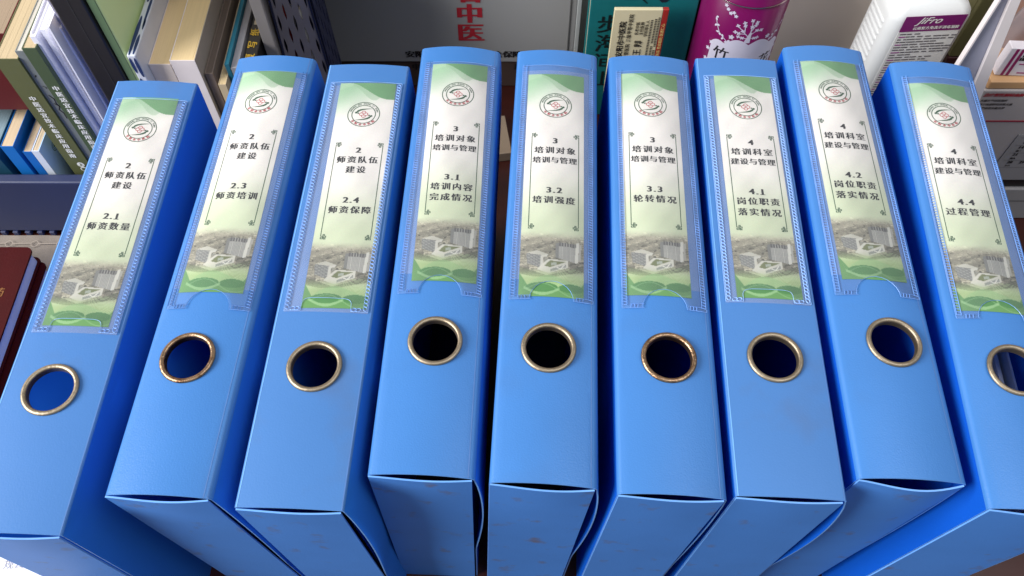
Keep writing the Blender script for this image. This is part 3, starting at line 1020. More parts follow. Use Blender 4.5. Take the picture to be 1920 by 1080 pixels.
# two thick cream books, fore edges up
CR = 'thick cream dictionaries'
book('dictionary', 'thick cream-paged book with pinkish spine, left one of the sunlit pair', 'book', -0.2836, -0.2664, 0.480, 0.655, RZ, 0.1855, (226, 212, 204), (222, 196, 150), board=0.0006, group=CR)
book('dictionary', 'thick cream-paged book with white spine, right one of the sunlit pair', 'book', -0.2658, -0.2462, 0.480, 0.655, RZ, 0.1895, (232, 222, 222), (224, 198, 152), board=0.0006, group=CR, sidec=(170, 158, 146))
book('booklet', 'thin brown-grey booklet with rolled cover beside the white-spined thick book', 'booklet', -0.2448, -0.2385, 0.484, 0.655, RZ, 0.172, (120, 106, 98), (96, 84, 76), board=0.0008)
book('booklet', 'thin cream booklet standing left of the teal one', 'booklet', -0.2356, -0.2296, 0.480, 0.655, RZ, 0.164, (196, 178, 146), (206, 184, 142), board=0.0005)
book('booklet', 'thin teal booklet between the cream and grey ones', 'booklet', -0.2290, -0.2256, 0.490, 0.655, RZ, 0.176, (24, 104, 128), (30, 112, 136), board=0.0005)
book('booklet', 'thin pale grey booklet right of the teal one', 'booklet', -0.2250, -0.2196, 0.490, 0.655, RZ, 0.172, (150, 148, 152), (160, 158, 164), board=0.0005)
t = thing('carbon_paper_box', 'narrow black carton edge with yellow characters and a white sticker', 'box', (-0.2118, 0.497, RZ), (0, 0, 0))
obj('carton', MB().box(-0.0052, 0.0052, 0, 0.158, 0, 0.151).mesh('carton'), t, mats=mat('black_card', (24, 22, 22), 0.4), bevel=0.0007)
b = MB()
for k, ch in enumerate('复写纸'):
    me = glyphs(ch, 0.0085, 0.0003)
    b.addmesh(me, lambda co: (-co.y, 0.006 + (k * 0.0145) + co.x, 0.1513 + co.z))
obj('lettering', b.mesh('lettering'), t, mats=mat('yellow_ink', (196, 158, 40), 0.5))
s_ = obj('sticker', MB().box(-0.0030, 0.0042, 0.044, 0.150, 0.1511, 0.1514).mesh('sticker'), t, mats=mat('sticker_paper', (206, 190, 166), 0.6))
b = MB()
for k, ch in enumerate('规格型号12开蓝色'):
    me = glyphs(ch, 0.0058, 0.0002)
    b.addmesh(me, lambda co: (0.0006 - co.y, 0.050 + (k * 0.0095) + co.x, 0.1516 + co.z))
obj('lettering', b.mesh('lettering'), s_, mats=M_INK)
t = thing('grey_folder', 'tall pale grey folder standing left of the slotted pen holder', 'folder', (-0.2000, 0.522, 0.0005))
obj('folder_back', MB().box(-0.0052, 0.0046, 0.0, 0.0035, 0, 0.235).mesh('folder_back'), t, mats=mat('pale_grey_card', (140, 134, 132), 0.5), bevel=0.0008)
obj('folder_front', MB().box(-0.0052, -0.0036, 0.0037, 0.12, 0, 0.235).mesh('folder_front'), t, mats=mat('pale_grey_card', (140, 134, 132), 0.5), bevel=0.0005)

# slotted pen holder
t = thing('pen_holder', 'dark metal pen holder with staggered leaf-shaped slots', 'pen holder', (-0.1835, 0.552, 0.0005))
PH, wt, wb = 0.225, 0.0150, 0.0215
def panel(nx, nz, W0, W1, Hh):
    v, f = [], []
    for r in range(nz):
        for c in range(nx):
            off = 0.5 if c % 2 else 0.0
            def P(a, bb):
                zz = (r + bb + off) / nz * Hh
                zz = min(max(zz, 0), Hh)
                k = zz / Hh
                wd = W0 * (1 - k) + W1 * k
                return (-wd + 2 * wd * (c + a) / nx, 0, zz)
            n = len(v)
            outer = [(0, 0), (0.5, 0), (1, 0), (1, 0.5), (1, 1), (0.5, 1), (0, 1), (0, 0.5)]
            inner = [(0.37, 0.30), (0.5, 0.12), (0.63, 0.30), (0.68, 0.5), (0.63, 0.70), (0.5, 0.88), (0.37, 0.70), (0.32, 0.5)]
            v += [P(*q) for q in outer] + [P(*q) for q in inner]
            for k in range(8):
                j = (k + 1) % 8
                f.append((n + k, n + j, n + 8 + j, n + 8 + k))
    return v, f
M_GUN = mat('gunmetal_paint', (152, 144, 152), 0.45, var=0.05)
M_GUN2 = mat('navy_corner_metal', (44, 48, 78), 0.4)
v, f = panel(5, 9, wb, wt, PH)
o = obj('front_panel', pyd('front_panel', v, f), t, mats=M_GUN)
thick(o, 0.0010, offset=0)
v2 = [(0, q[0] + wb + 0.001, q[2]) for q in v]
for sx in (-1, 1):
    v3 = [(sx * ((wb * (1 - q[2] / PH) + wt * q[2] / PH) + 0.0004), (q[0] + wb) * 0.95 + 0.001, q[2]) for q in v]
    o = obj('side_panel', pyd('side_panel', v3, f), t, mats=M_GUN2)
    thick(o, 0.0010, offset=0)
    cp = grid_mesh('corner_post', lambda u, vv: (sx * (wb * (1 - vv) + wt * vv) - sx * 0.0016 * (1 - u) + sx * 0.0008, -0.0010, vv * PH), 1, 1)
    thick(obj('corner_post', cp, t, mats=M_GUN2), 0.0012, offset=0)
obj('back_panel', grid_mesh('back_panel', lambda u, vv: ((2 * u - 1) * (wb * (1 - vv) + wt * vv), 0.042, vv * PH), 1, 1), t, mats=M_GUN2)
for k, (dx, dy, cm, lab) in enumerate([(-0.006, 0.010, (150, 36, 30), 'red pen standing inside the slotted pen holder'), (0.004, 0.008, (190, 186, 178), 'white pen standing inside the slotted pen holder'), (-0.012, 0.012, (176, 176, 172), 'pale marker at the left inside the slotted pen holder')]):
    pn = thing('pen', lab, 'pen', (-0.1835 + dx, 0.552 + dy, 0.002), (0.02, 0.03 * (k - 1), 0))
    obj('barrel', lathe('barrel', [(0.0005, 0), (0.0034, 0.004), (0.0038, 0.02), (0.0038, 0.165), (0.0030, 0.168), (0.0, 0.1685)], 14), pn, mats=mat('pen_%d' % k, cm, 0.3), smooth=True)
    obj('cap', lathe('cap', [(0.0040, 0.120), (0.0043, 0.121), (0.0042, 0.172), (0.0, 0.174)], 14), pn, mats=mat('pen_%d' % k, cm, 0.3), smooth=True)

# ------------------------------------------------------------------ award board behind
t = thing('award_board', 'large grey-white board with red brush characters and a black line of text', 'board', (-0.06, 0.6385, 0.0005))
obj('board_panel', MB().box(-0.146, 0.122, 0, 0.010, 0.036, 0.26).mesh('board_panel'), t, mats=mat('satin_white_board', (150, 150, 150), 0.4, var=0.03, vscale=5), bevel=0.001)
obj('board_foot', MB().box(-0.146, 0.122, 0.002, 0.010, 0.0, 0.0355).mesh('board_foot'), t, mats=mat('brown_card', (74, 58, 52), 0.6, var=0.2, vscale=20), bevel=0.0006)
obj('frame_strip', MB().box(0.122, 0.1262, -0.001, 0.011, 0.0, 0.262).mesh('frame_strip'), t, mats=mat('pale_strip', (172, 176, 176), 0.4), bevel=0.0006)
obj('frame_strip', MB().box(0.1150, 0.1156, -0.0012, -0.0002, 0.036, 0.26).mesh('frame_strip'), t, mats=mat('groove_grey', (104, 104, 104), 0.5))
for ch, z in (('名', 0.1215), ('中', 0.0970), ('医', 0.0735)):
    htext(t, ch, 0.0185, -0.0004, z, 0.0245, mat('crimson_ink', (168, 34, 48), 0.5), 0.0011, wide=1.10)
htext(t, '安阳市人力资源和社会保障局', -0.0455 + 0.0608, -0.0004, 0.0462, 0.00925, M_INK, 0.0005, wide=1.075)
htext(t, '中', -0.0400, 0.0014, 0.0275, 0.0090, M_INK, 0.0005)
htext(t, '局', 0.0660, 0.0014, 0.0275, 0.0090, M_INK, 0.0005)

# small things on the desk behind the gap between the 3.1 and 3.2 boxes
t = thing('pill_carton', 'small cream and brown carton lying behind the gap by the 3.2 box', 'box', (-0.022, 0.535, 0.0005), (0, 0, 0.15))
obj('carton', MB().box(-0.022, 0.022, 0, 0.05, 0, 0.012).mesh('carton'), t, mats=mat('cream_carton', (150, 130, 110), 0.5), bevel=0.0008)
obj('red_mark', MB().disc(0.004, 0.022, 0.006, 20).mesh('red_mark'), t, loc=(0, 0, 0.0123), mats=mat('rose_ink', (150, 88, 80), 0.5))

# teal book with card
t = thing('teal_book', 'teal hardback with black brush characters behind the cream card', 'book', (0.117, 0.600, 0.0005))
obj('front_cover', MB().box(-0.047, 0.0497, 0, 0.0025, 0, 0.235).mesh('front_cover'), t, mats=mat('teal_cloth', (10, 104, 108), 0.55, var=0.05, vscale=60), bevel=0.0008)
obj('page_block', MB().box(-0.0455, 0.0480, 0.0027, 0.018, 0.002, 0.232).mesh('page_block'), t, mats=pages('pages_tan', (190, 176, 150)))
obj('rear_cover', MB().box(-0.047, 0.0497, 0.0182, 0.0205, 0, 0.235).mesh('rear_cover'), t, mats=mat('teal_cloth', (10, 104, 108)), bevel=0.0008)
vtext(t, '步海间山', -0.0285, -0.0004, 0.1185, 0.0230, 0.0225, mat('ink_dark_teal', (8, 22, 24), 0.5), 0.0003)
b = MB()
b.poly([(-.006, 0), (.006, 0), (.008, .008), (.002, .012), (-.004, .008)]).poly([(.002, .008), (.009, .004), (.016, -.004), (.0155, -.0045), (.008, .002)])
obj('figure_print', b.mesh('figure_print'), t, loc=(-0.012, -0.0004, 0.148), rot=(R(90), 0, 0), mats=mat('ink_dark_teal', (8, 22, 24)))
b = MB().poly([(-.010, .006), (.0, -.0035), (.004, -.003), (.012, .006)])
obj('roof_print', b.mesh('roof_print'), t, loc=(0.0165, -0.0004, 0.1485), rot=(R(90), 0, 0), mats=mat('ink_slate', (28, 34, 48), 0.5))
t = thing('slim_black_case', 'slim black case standing between teal book and purple tin', 'case', (0.1725, 0.6015, 0.0005))
obj('case_body', MB().box(-0.0050, 0.0052, 0, 0.030, 0, 0.235).mesh('case_body'), t, mats=mat('black_vinyl', (24, 24, 27)), bevel=0.002)
obj('case_lid', MB().box(-0.0050, 0.0052, 0, 0.030, 0.2354, 0.240).mesh('case_lid'), t, mats=mat('black_vinyl', (24, 24, 27)), bevel=0.002)

t = thing('name_card_box', 'cream card box lettered sideways with a red band, in front of the teal book', 'card box', (0.1137, 0.580, 0.0005))
obj('box_body', MB().box(-0.0245, 0.0180, 0, 0.004, 0.0, 0.1535).mesh('box_body'), t, mats=mat('cream_card2', (214, 202, 166), 0.5, var=0.03), bevel=0.0006)
obj('red_band', MB().box(0.0182, 0.0232, 0, 0.004, 0.0, 0.1535).mesh('red_band'), t, mats=mat('red_card', (160, 40, 34), 0.5), bevel=0.0006)
A90 = R(90)
htext(t, '安阳市中医院', -0.0150, -0.0005, 0.1200, 0.0070, M_INK, 0.0003, rot=A90)
htext(t, '三级甲等中医院', -0.0085, -0.0005, 0.1330, 0.0046, M_INK, 0.0001, rot=A90)
htext(t, '爱婴医院', -0.0085, -0.0005, 0.1060, 0.0046, M_INK, 0.0001, rot=A90)
htext(t, '刘 王 卿', 0.0012, -0.0005, 0.1050, 0.0080, M_INK, 0.0002, rot=A90)
for k, s__ in enumerate(('名老中医', '主任医师', '学科带头人')):
    htext(t, s__, -0.0020 + 0.0042 * k, -0.0005, 0.1330, 0.0038, M_INK, 0.0001, rot=A90)
b = MB()
for k, (x_, z0_, z1_) in enumerate(((0.0098, 0.092, 0.142), (0.0132, 0.092, 0.112), (0.0132, 0.116, 0.143), (0.0160, 0.095, 0.108), (0.0160, 0.112, 0.146))):
    zz = z0_
    while zz < z1_:
        b.poly([(x_ - 0.0009, zz), (x_ + 0.0009, zz), (x_ + 0.0009, zz + 0.0013), (x_ - 0.0009, zz + 0.0013)])
        zz += 0.0019
obj('fine_print', b.mesh('fine_print'), t, loc=(0, -0.0005, 0), rot=(R(90), 0, 0), mats=mat('grey_ink', (70, 66, 60), 0.5))
htext(t, '健康所系 性命相托 医者仁心', 0.0206, -0.0005, 0.1160, 0.0036, mat('gold_ink', (220, 190, 120), 0.5), 0.0001, rot=A90)

# ------------------------------------------------------------------ purple tin
TR = 0.0375
TX, TY, TZ = 0.2060, 0.5985, 0.0005
M_PUR = mat('purple_lacquer', (110, 8, 78), 0.28, var=0.04, coat=0.4)
t = thing('tea_tin', 'purple round tin with white blossom tree and a white name cloud', 'tin', (TX, TY, TZ))
TH = 0.1703
obj('tin_body', lathe('tin_body', [(0.0, 0.0), (TR - 0.0006, 0.0), (TR, 0.0006), (TR, TH), (TR - 0.0008, TH + 0.0006)], 64), t, mats=M_PUR, smooth=True)
lp = [(TR - 0.0008, TH + 0.0004), (TR + 0.0006, TH + 0.0008), (TR + 0.0007, TH + 0.0035), (TR - 0.0012, TH + 0.005), (TR - 0.0010, TH + 0.018), (TR - 0.004, TH + 0.021), (0, TH + 0.0212)]
obj('lid', lathe('lid', lp, 64), t, mats=M_PUR, smooth=True)
obj('lid_rim', lathe('lid_rim', [(TR + 0.0007, TH + 0.0010), (TR + 0.0011, TH + 0.0016), (TR + 0.0007, TH + 0.0023)], 64), t, mats=mat('rim_glint', (200, 170, 170), 0.2, metal=0.9), smooth=True)
M_LIL = mat('lilac_print', (206, 202, 220), 0.4)
def on_tin(b2, dz=0.0255):
    """wrap a flat print: x = arc length, y = height, onto the tin"""
    me = b2.mesh('print')
    bm = bmesh.new()
    bm.from_mesh(me)
    bmesh.ops.triangulate(bm, faces=bm.faces[:])
    for _ in range(2):
        es = [e for e in bm.edges if abs(e.verts[0].co.x - e.verts[1].co.x) > 0.003]
        if es:
            bmesh.ops.subdivide_edges(bm, edges=es, cuts=1)
            bmesh.ops.triangulate(bm, faces=bm.faces[:])
    bm.to_mesh(me)
    bm.free()
    for v_ in me.vertices:
        a = v_.co.x / TR
        r = TR + 0.00022 + v_.co.z
        v_.co = Vector((r * math.sin(a), -r * math.cos(a), v_.co.y + dz))
    return me
# name cloud
b = MB()
edge = []
for k in range(49):
    s1 = -1 + 2 * k / 48
    x_ = s1 * 0.0330 + 0.0025
    top = 0.1015 + 0.0055 * abs(math.sin(s1 * 4.9)) + 0.004 * (1 - s1 * s1) - 0.006 * abs(s1) ** 6
    edge.append((x_, top))
for (xa, ta), (xb, tb) in zip(edge[:-1], edge[1:]):
    b.poly([(xa, 0.020), (xb, 0.020), (xb, tb), (xa, ta)])
obj('name_cloud', on_tin(b), t, mats=M_LIL)
def leaf(b2, x_, y_, a, L_=0.0034, W_=0.0011, z=0.0):
    P = []
    for s1, s2 in ((0, 0), (0.35, 1), (0.75, 0.8), (1, 0), (0.75, -0.8), (0.35, -1)):
        P.append((x_ + L_ * s1 * math.cos(a) - W_ * s2 * math.sin(a), y_ + L_ * s1 * math.sin(a) + W_ * s2 * math.cos(a)))
    b2.poly(P, z)
b = MB()
b.band(lambda q: ((-0.0022 * (1 - q) - 0.0006 + 0.0012 * q, 0.108 + 0.012 * q), (0.0022 * (1 - q) + 0.0006 + 0.0016 * q, 0.108 + 0.012 * q)), 5, 0.0)
brs = [((0.0, 0.115), (-0.006, 0.121), (-0.011, 0.126)), ((0.001, 0.118), (0.001, 0.126), (0.0, 0.133)), ((0.0014, 0.117), (0.006, 0.122), (0.010, 0.122)), ((0.0012, 0.121), (0.004, 0.128), (0.0045, 0.131)), ((-0.003, 0.118), (-0.009, 0.118), (-0.012, 0.119)), ((0.0, 0.113), (-0.005, 0.1135), (-0.0085, 0.1145)), ((0.001, 0.1135), (0.0055, 0.1135), (0.008, 0.114)), ((-0.004, 0.120), (-0.005, 0.127), (-0.006, 0.130))]
for br in brs:
    b.line(br, 0.0007, 0.00001)
    for (x_, y_) in br[1:]:
        for k in range(4):
            leaf(b, x_, y_, R(90 * k + 40) + x_ * 300, 0.0021, 0.0007, 0.00003)
obj('blossom_tree_print', on_tin(b), t, mats=M_LIL)
b = MB()
def flower(x_, y_, r=0.0030):
    for k in range(5):
        leaf(b, x_, y_, R(72 * k + 15), r * 0.75, r * 0.26, 0.00002)
for sx in (-1, 1):
    ox = 0.0025
    pts_ = [(ox + sx * 0.0190, 0.106), (ox + sx * 0.0235, 0.1095), (ox + sx * 0.0280, 0.113), (ox + sx * 0.0320, 0.120), (ox + sx * 0.0345, 0.126)]
    b.line(pts_, 0.0006, 0.0)
    for q_, (x_, y_) in enumerate(pts_):
        leaf(b, x_, y_, R(60 + 60 * q_), 0.0034, 0.001, 0.00003)
        leaf(b, x_, y_, R(200 + 50 * q_), 0.0030, 0.001, 0.00004)
    flower(ox + sx * 0.0165, 0.1125, 0.0036)
    flower(ox + sx * 0.0330, 0.0985, 0.003)
    flower(ox + sx * 0.0350, 0.091, 0.003)
    flower(ox + sx * 0.0350, 0.079, 0.003)
fp_ = obj('flower_print', on_tin(b), t, mats=M_LIL)
fp_['kind'] = 'stuff'
b = MB()
for (x_, y_) in ((-0.0230, 0.158), (-0.0200, 0.155), (-0.0175, 0.1565), (-0.0255, 0.161), (-0.0150, 0.1535)):
    flower(x_, y_ - 0.001, 0.0026)
fp_ = obj('flower_print', on_tin(b, 0.008), t, mats=M_LIL)
fp_['kind'] = 'stuff'
b = MB()
for ch, x_, yq in (('竹', -0.0195, 0.0905), ('天', -0.0030, 0.0800), ('花', 0.0240, 0.0825)):
    me = glyphs(ch, 0.0150, 0.0002)
    b.addmesh(me, lambda co: (x_ + co.x, yq + co.y, 0.00012 + co.z))
obj('lettering', on_tin(b), t, mats=mat('dark_brush_ink', (40, 38, 44), 0.5))

# ------------------------------------------------------------------ white ribbed bottle
def rbox(name, hx, hy, levels, rad, n=6):
    """rounded-rectangle tube through levels of (z, inset)"""
    v, f = [], []
    ring_n = 4 * (n + 1)
    for z, ins in levels:
        rr = max(rad - ins * 0.3, 0.002)
        ax, ay = hx - ins - rr, hy - ins - rr
        for q, (sx, sy) in enumerate(((1, 1), (-1, 1), (-1, -1), (1, -1))):
            for k in range(n + 1):
                a = math.pi / 2 * (q + k / n)
                v.append((sx * ax + rr * math.cos(a), sy * ay + rr * math.sin(a), z))
    for l in range(len(levels) - 1):
        for k in range(ring_n):
            j = (k + 1) % ring_n
            f.append((l * ring_n + k, l * ring_n + j, (l + 1) * ring_n + j, (l + 1) * ring_n + k))
    f.append(tuple(range(ring_n))[::-1])
    f.append(tuple((len(levels) - 1) * ring_n + k for k in range(ring_n)))
    return pyd(name, v, f)
M_HDPE = mat('white_bottle_plastic', (214, 216, 216), 0.28, var=0.02, vscale=12, spec=0.5)
t = thing('sanitiser_bottle', 'white rectangular plastic bottle with ribbed side and purple-banded label', 'bottle', (0.3475, 0.569, 0.0005), (0, 0, R(4)))
hx, hy, BH = 0.0350, 0.0240, 0.186
lv = [(0, 0.004), (0.004, 0.0)] + [(0.02 + k * 0.02, 0) for k in range(8)] + [(BH - 0.014, 0.0), (BH - 0.009, 0.0010), (BH - 0.004, 0.0045), (BH, 0.0100), (BH + 0.004, 0.018), (BH + 0.006, 0.022)]
obj('bottle_body', rbox('bottle_body', hx, hy, lv, 0.010, 8), t, mats=M_HDPE, smooth=True)
obj('bottle_neck', lathe('bottle_neck', [(0.014, BH + 0.004), (0.0135, BH + 0.016), (0.0, BH + 0.016)], 32), t, mats=M_HDPE, smooth=True)
obj('cap', lathe('cap', [(0.0155, BH + 0.010), (0.0160, BH + 0.012), (0.0158, BH + 0.034), (0.014, BH + 0.036), (0, BH + 0.036)], 32), t, mats=M_HDPE, smooth=True)
for k in range(17):
    z_ = BH - 0.022 - k * 0.0062
    pf = []
    b = MB()
    # a rounded rib on the left face, slanting
    seg = 8
    n0 = len(b.v)
    for q in range(seg + 1):
        a = math.pi * q / seg
        hgt = 0.0013 * math.sin(a)
        dz_ = 0.0019 * math.cos(a)
        for yy in (-0.0145, -0.0125, 0.0125, 0.0145):
            e = 1 if abs(yy) < 0.013 else 0.0
            b.v.append((-hx - hgt * e + 0.0002, yy, z_ + dz_ * (1 if e else 0.6)))
    for q in range(seg):
        for c in range(3):
            b.f.append((n0 + q * 4 + c, n0 + q * 4 + c + 1, n0 + (q + 1) * 4 + c + 1, n0 + (q + 1) * 4 + c))
            b.m.append(0)
    obj('grip_rib', b.mesh('grip_rib'), t, mats=M_HDPE, smooth=True)
fy = -hy - 0.0004
lab_ = obj('label_sheet', MB().box(-0.0245, 0.0275, fy, fy + 0.0003, 0.060, 0.1625).mesh('label_sheet'), t, mats=mat('label_paper_white', (222, 221, 218), 0.45))
pb = obj('purple_band', MB().box(-0.0245, 0.0275, fy - 0.0004, fy - 0.0001, 0.1625, 0.1785).mesh('purple_band'), t, mats=mat('purple_ink', (112, 18, 98), 0.35))
htext(pb, 'JiFro', -0.0030, fy - 0.0007, 0.1738, 0.0095, M_WHITEINK, 0.0001, wide=1.1, shear=0.45)
htext(pb, '云南复方免洗手消毒凝胶', 0.0055, fy - 0.0007, 0.1660, 0.0036, M_WHITEINK, 0.0001)
b = MB()
b2 = MB()
z_ = 0.1590
k = 0
rr = random.Random(3)
while z_ > 0.062:
    x_ = -0.0225
    first = True
    end = rr.choice((0.024, 0.024, 0.012, 0.022))
    if k in (0, 8):
        end = -0.008
    while x_ < end:
        wd = rr.uniform(0.0022, 0.0078)
        tgt = b2 if (first and k % 3 == 1) else b
        tgt.poly([(x_, z_), (x_ + wd, z_), (x_ + wd, z_ + 0.0013), (x_, z_ + 0.0013)])
        x_ += wd + rr.choice((0.0006, 0.0006, 0.0022))
        first = False
    z_ -= 0.0029
    k += 1
obj('fine_print', b.mesh('fine_print'), lab_, loc=(0, fy - 0.0003, 0), rot=(R(90), 0, 0), mats=mat('grey_print', (104, 100, 104), 0.5))
obj('purple_print', b2.mesh('purple_print'), lab_, loc=(0, fy - 0.00035, 0), rot=(R(90), 0, 0), mats=mat('purple_print', (146, 70, 136), 0.5))

# ------------------------------------------------------------------ right side: folders, carton, medicine
t = thing('olive_binder', 'olive green binder edge standing just right of the white bottle', 'binder', (0.4360, 0.616, 0.0005))
obj('binder_spine', MB().box(-0.0060, 0.0080, 0, 0.006, 0.066, 0.20).mesh('binder_spine'), t, mats=mat('olive_cloth', (100, 98, 62), 0.6), bevel=0.001)
obj('binder_board', MB().box(-0.0060, 0.0080, 0.0062, 0.040, 0.0, 0.20).mesh('binder_board'), t, mats=mat('olive_cloth', (100, 98, 62)), bevel=0.001)
obj('maroon_foot', MB().box(-0.0060, 0.0080, -0.001, 0.005, 0.0, 0.0655).mesh('maroon_foot'), t, mats=mat('maroon_cloth', (60, 20, 24), 0.6), bevel=0.001)
t = thing('leaflet_folder', 'white folded leaflet standing half open, right of the bottle', 'leaflet', (0.3340, 0.455, 0.0005))
M_LF = mat('gloss_white_card', (222, 214, 214), 0.35, var=0.02)
M_LG = mat('lilac_grey_card', (158, 160, 178), 0.45, var=0.04, vscale=10)
def slant(P, y0, y1):
    """prism: outline P in x, z, between two depths"""
    b_ = MB()
    n_ = len(P)
    b_.poly([(p[0], y0, p[1]) for p in P])
    b_.poly([(p[0], y1, p[1]) for p in P[::-1]])
    for k_ in range(n_):
        q_, r_ = P[k_], P[(k_ + 1) % n_]
        b_.poly([(q_[0], y1, q_[1]), (r_[0], y1, r_[1]), (r_[0], y0, r_[1]), (q_[0], y0, q_[1])])
    return b_
obj('left_leaf', slant([(-0.0024, 0), (-0.0012, 0), (0.0008, 0.295), (-0.0004, 0.295)], 0.006, 0.011).mesh('left_leaf'), t, mats=M_LF)
obj('second_leaf', slant([(-0.0009, 0), (-0.0004, 0), (0.0014, 0.295), (0.0010, 0.295)], 0.007, 0.011).mesh('second_leaf'), t, mats=mat('beige_leaf', (176, 150, 138), 0.5))
obj('middle_leaf', slant([(0.0000, 0), (0.0560, 0), (0.0022, 0.294), (0.0017, 0.294)], 0.010, 0.0106).mesh('middle_leaf'), t, mats=M_LG)
obj('right_leaf', slant([(0.0520, 0), (0.0655, 0), (0.0080, 0.295), (0.0020, 0.295)], 0.006, 0.0095).mesh('right_leaf'), t, mats=M_LF)

t = thing('medicine_carton', 'large white carton with red heading and bullet lines at the right edge', 'carton', (0.450, 0.4700, 0.0005))
obj('carton_body', MB().box(-0.0780, 0.10, 0, 0.044, 0.0560, 0.1690).mesh('carton_body'), t, mats=mat('matte_white_carton', (168, 160, 158), 0.55, var=0.03), bevel=0.0012)
obj('red_rule', MB().box(-0.0780, 0.10, -0.0006, -0.0002, 0.1335, 0.1348).mesh('red_rule'), t, mats=mat('maroon_rule', (140, 30, 50), 0.5))
htext(t, '治疗慢性脑缺血脑', -0.0600, -0.0004, 0.1640, 0.0040, mat('crimson_print', (156, 30, 44), 0.5), 0.0002, shear=0.25)
b = MB()
for k, s__ in enumerate(('头痛头晕首选用药', '用于血虚肝旺所致头痛', '眩晕易怒失眠多梦')):
    htext(t, s__, (-0.0650, -0.0615, -0.0630)[k], -0.0004, 0.1578 - 0.0043 * k, 0.0027, M_INK, 0.00008, shear=0.2)
obj('bullet_dots', MB().disc(-0.0767, 0.1578, 0.0005, 8).disc(-0.0767, 0.1536, 0.0005, 8).mesh('bullet_dots'), t, loc=(0, -0.0004, 0), rot=(R(90), 0, 0), mats=M_INK)
sh2 = obj('calendar_sheet', MB().box(-0.0240, 0.09, -0.0010, -0.0006, 0.058, 0.1180).mesh('calendar_sheet'), t, mats=mat('calendar_grey', (150, 146, 146), 0.6))
for (s__, x_, z_) in (('日', -0.014, 0.1085), ('一', -0.003, 0.1085), ('14', -0.0140, 0.1025), ('15', -0.0035, 0.1025), ('21', -0.0140, 0.0930), ('22', -0.0035, 0.0930), ('28', -0.0135, 0.0828), ('29', -0.0030, 0.0828), ('初二', -0.0138, 0.0978), ('初九', -0.0138, 0.0880), ('十六', -0.0136, 0.0782)):
    htext(sh2, s__, x_, -0.0014, z_, 0.0046 if s__[0] in '123' else 0.0024, M_INK, 0.0002)
b = MB()
for k in range(5):
    b.line([(-0.020, 0.0755 + 0.0098 * k), (0.085, 0.0755 + 0.0098 * k)], 0.0003)
obj('calendar_rules', b.mesh('calendar_rules'), sh2, loc=(0, -0.0012, 0), rot=(R(90), 0, 0), mats=mat('grey_ink2', (110, 108, 108), 0.5))
t = thing('lower_carton', 'plain pale grey carton under the big white one, a black gap between', 'carton', (0.470, 0.468, 0.0005))
obj('carton_body', MB().box(-0.085, 0.09, 0, 0.042, 0, 0.0450).mesh('carton_body'), t, mats=mat('pale_carton', (160, 156, 154), 0.6), bevel=0.001)
obj('dark_gap_block', MB().box(-0.084, 0.089, 0.003, 0.041, 0.0452, 0.0556).mesh('dark_gap_block'), t, mats=mat('black_card', (24, 22, 22)), bevel=0.0008)  # black block filling the dark gap, its shade put into the colour
b = MB().line([(-0.020, 0.028), (0.06, 0.028)], 0.0006).line([(-0.020, 0.028), (-0.020, 0.004)], 0.0006)
obj('printed_frame', b.mesh('printed_frame'), t, loc=(0, -0.0004, 0), rot=(R(90), 0, 0), mats=M_INK)
t = thing('wood_strip', 'tan wooden board lying on top of the white carton', 'board', (0.450, 0.4710, 0.1700))
obj('plank', MB().box(-0.076, 0.10, 0, 0.043, 0, 0.0075).mesh('plank'), t, mats=mat('tan_wood', (190, 148, 106), 0.5, var=0.15, vscale=30, stretch=(0.3, 4, 1)), bevel=0.0008)
obj('brown_back', MB().box(-0.070, 0.10, 0.0375, 0.0425, 0.0077, 0.10).mesh('brown_back'), t, mats=mat('rose_brown_card', (150, 116, 100), 0.5, var=0.05), bevel=0.0008)
t = thing('medicine_box', 'small white medicine box with two purple stripes on the tan board', 'medicine box', (0.400, 0.4770, 0.1780), (0, 0, R(-3)))
obj('carton', MB().box(-0.022, 0.040, 0, 0.009, 0, 0.0275).mesh('carton'), t, mats=mat('medicine_white', (214, 208, 214), 0.4), bevel=0.0006)
for x_ in (-0.0178, -0.0138):
    obj('stripe', MB().box(x_, x_ + 0.0022, -0.0003, -0.0001, 0.0004, 0.0270).mesh('stripe'), t, mats=mat('plum_ink', (130, 24, 84), 0.45))
htext(t, '晶血', -0.0045, -0.0004, 0.0185, 0.0070, M_INK, 0.0004)
htext(t, '△', -0.0072, -0.0004, 0.0243, 0.0036, M_REDINK, 0.0)
obj('fine_print', MB().box(-0.009, 0.02, -0.0004, -0.0002, 0.0118, 0.0128).box(-0.0065, 0.02, -0.0004, -0.0002, 0.0030, 0.0040).box(-0.003, 0.006, -0.0004, -0.0002, 0.0096, 0.0103).mesh('fine_print'), t, mats=mat('plum_ink2', (150, 60, 110), 0.45))
t = thing('medicine_bag', 'crumpled clear bag with red marks above the purple-striped medicine box', 'bag', (0.405, 0.492, 0.1785))
rr = random.Random(5)
def bag(u, v):
    a = 2 * math.pi * u
    w_ = 0.024 * (1 - 0.5 * v ** 2) * (1 + 0.10 * math.sin(5 * a + 6 * v) + 0.07 * math.sin(9 * a - 4 * v))
    return (w_ * math.cos(a), 0.012 + w_ * 0.7 * math.sin(a), 0.060 * v + 0.003 * math.sin(7 * a))
obj('film', grid_mesh('film', bag, 40, 14), t, mats=M_FILM2, smooth=True)
obj('contents', MB().box(-0.010, 0.012, 0.006, 0.014, 0.030, 0.040).box(-0.004, 0.018, 0.002, 0.006, 0.016, 0.028).mesh('contents'), t, mats=mat('bag_red', (186, 70, 70), 0.4, tint=(220, 200, 196), tmix=(0.5, 0.52), tscale=90), bevel=0.002)

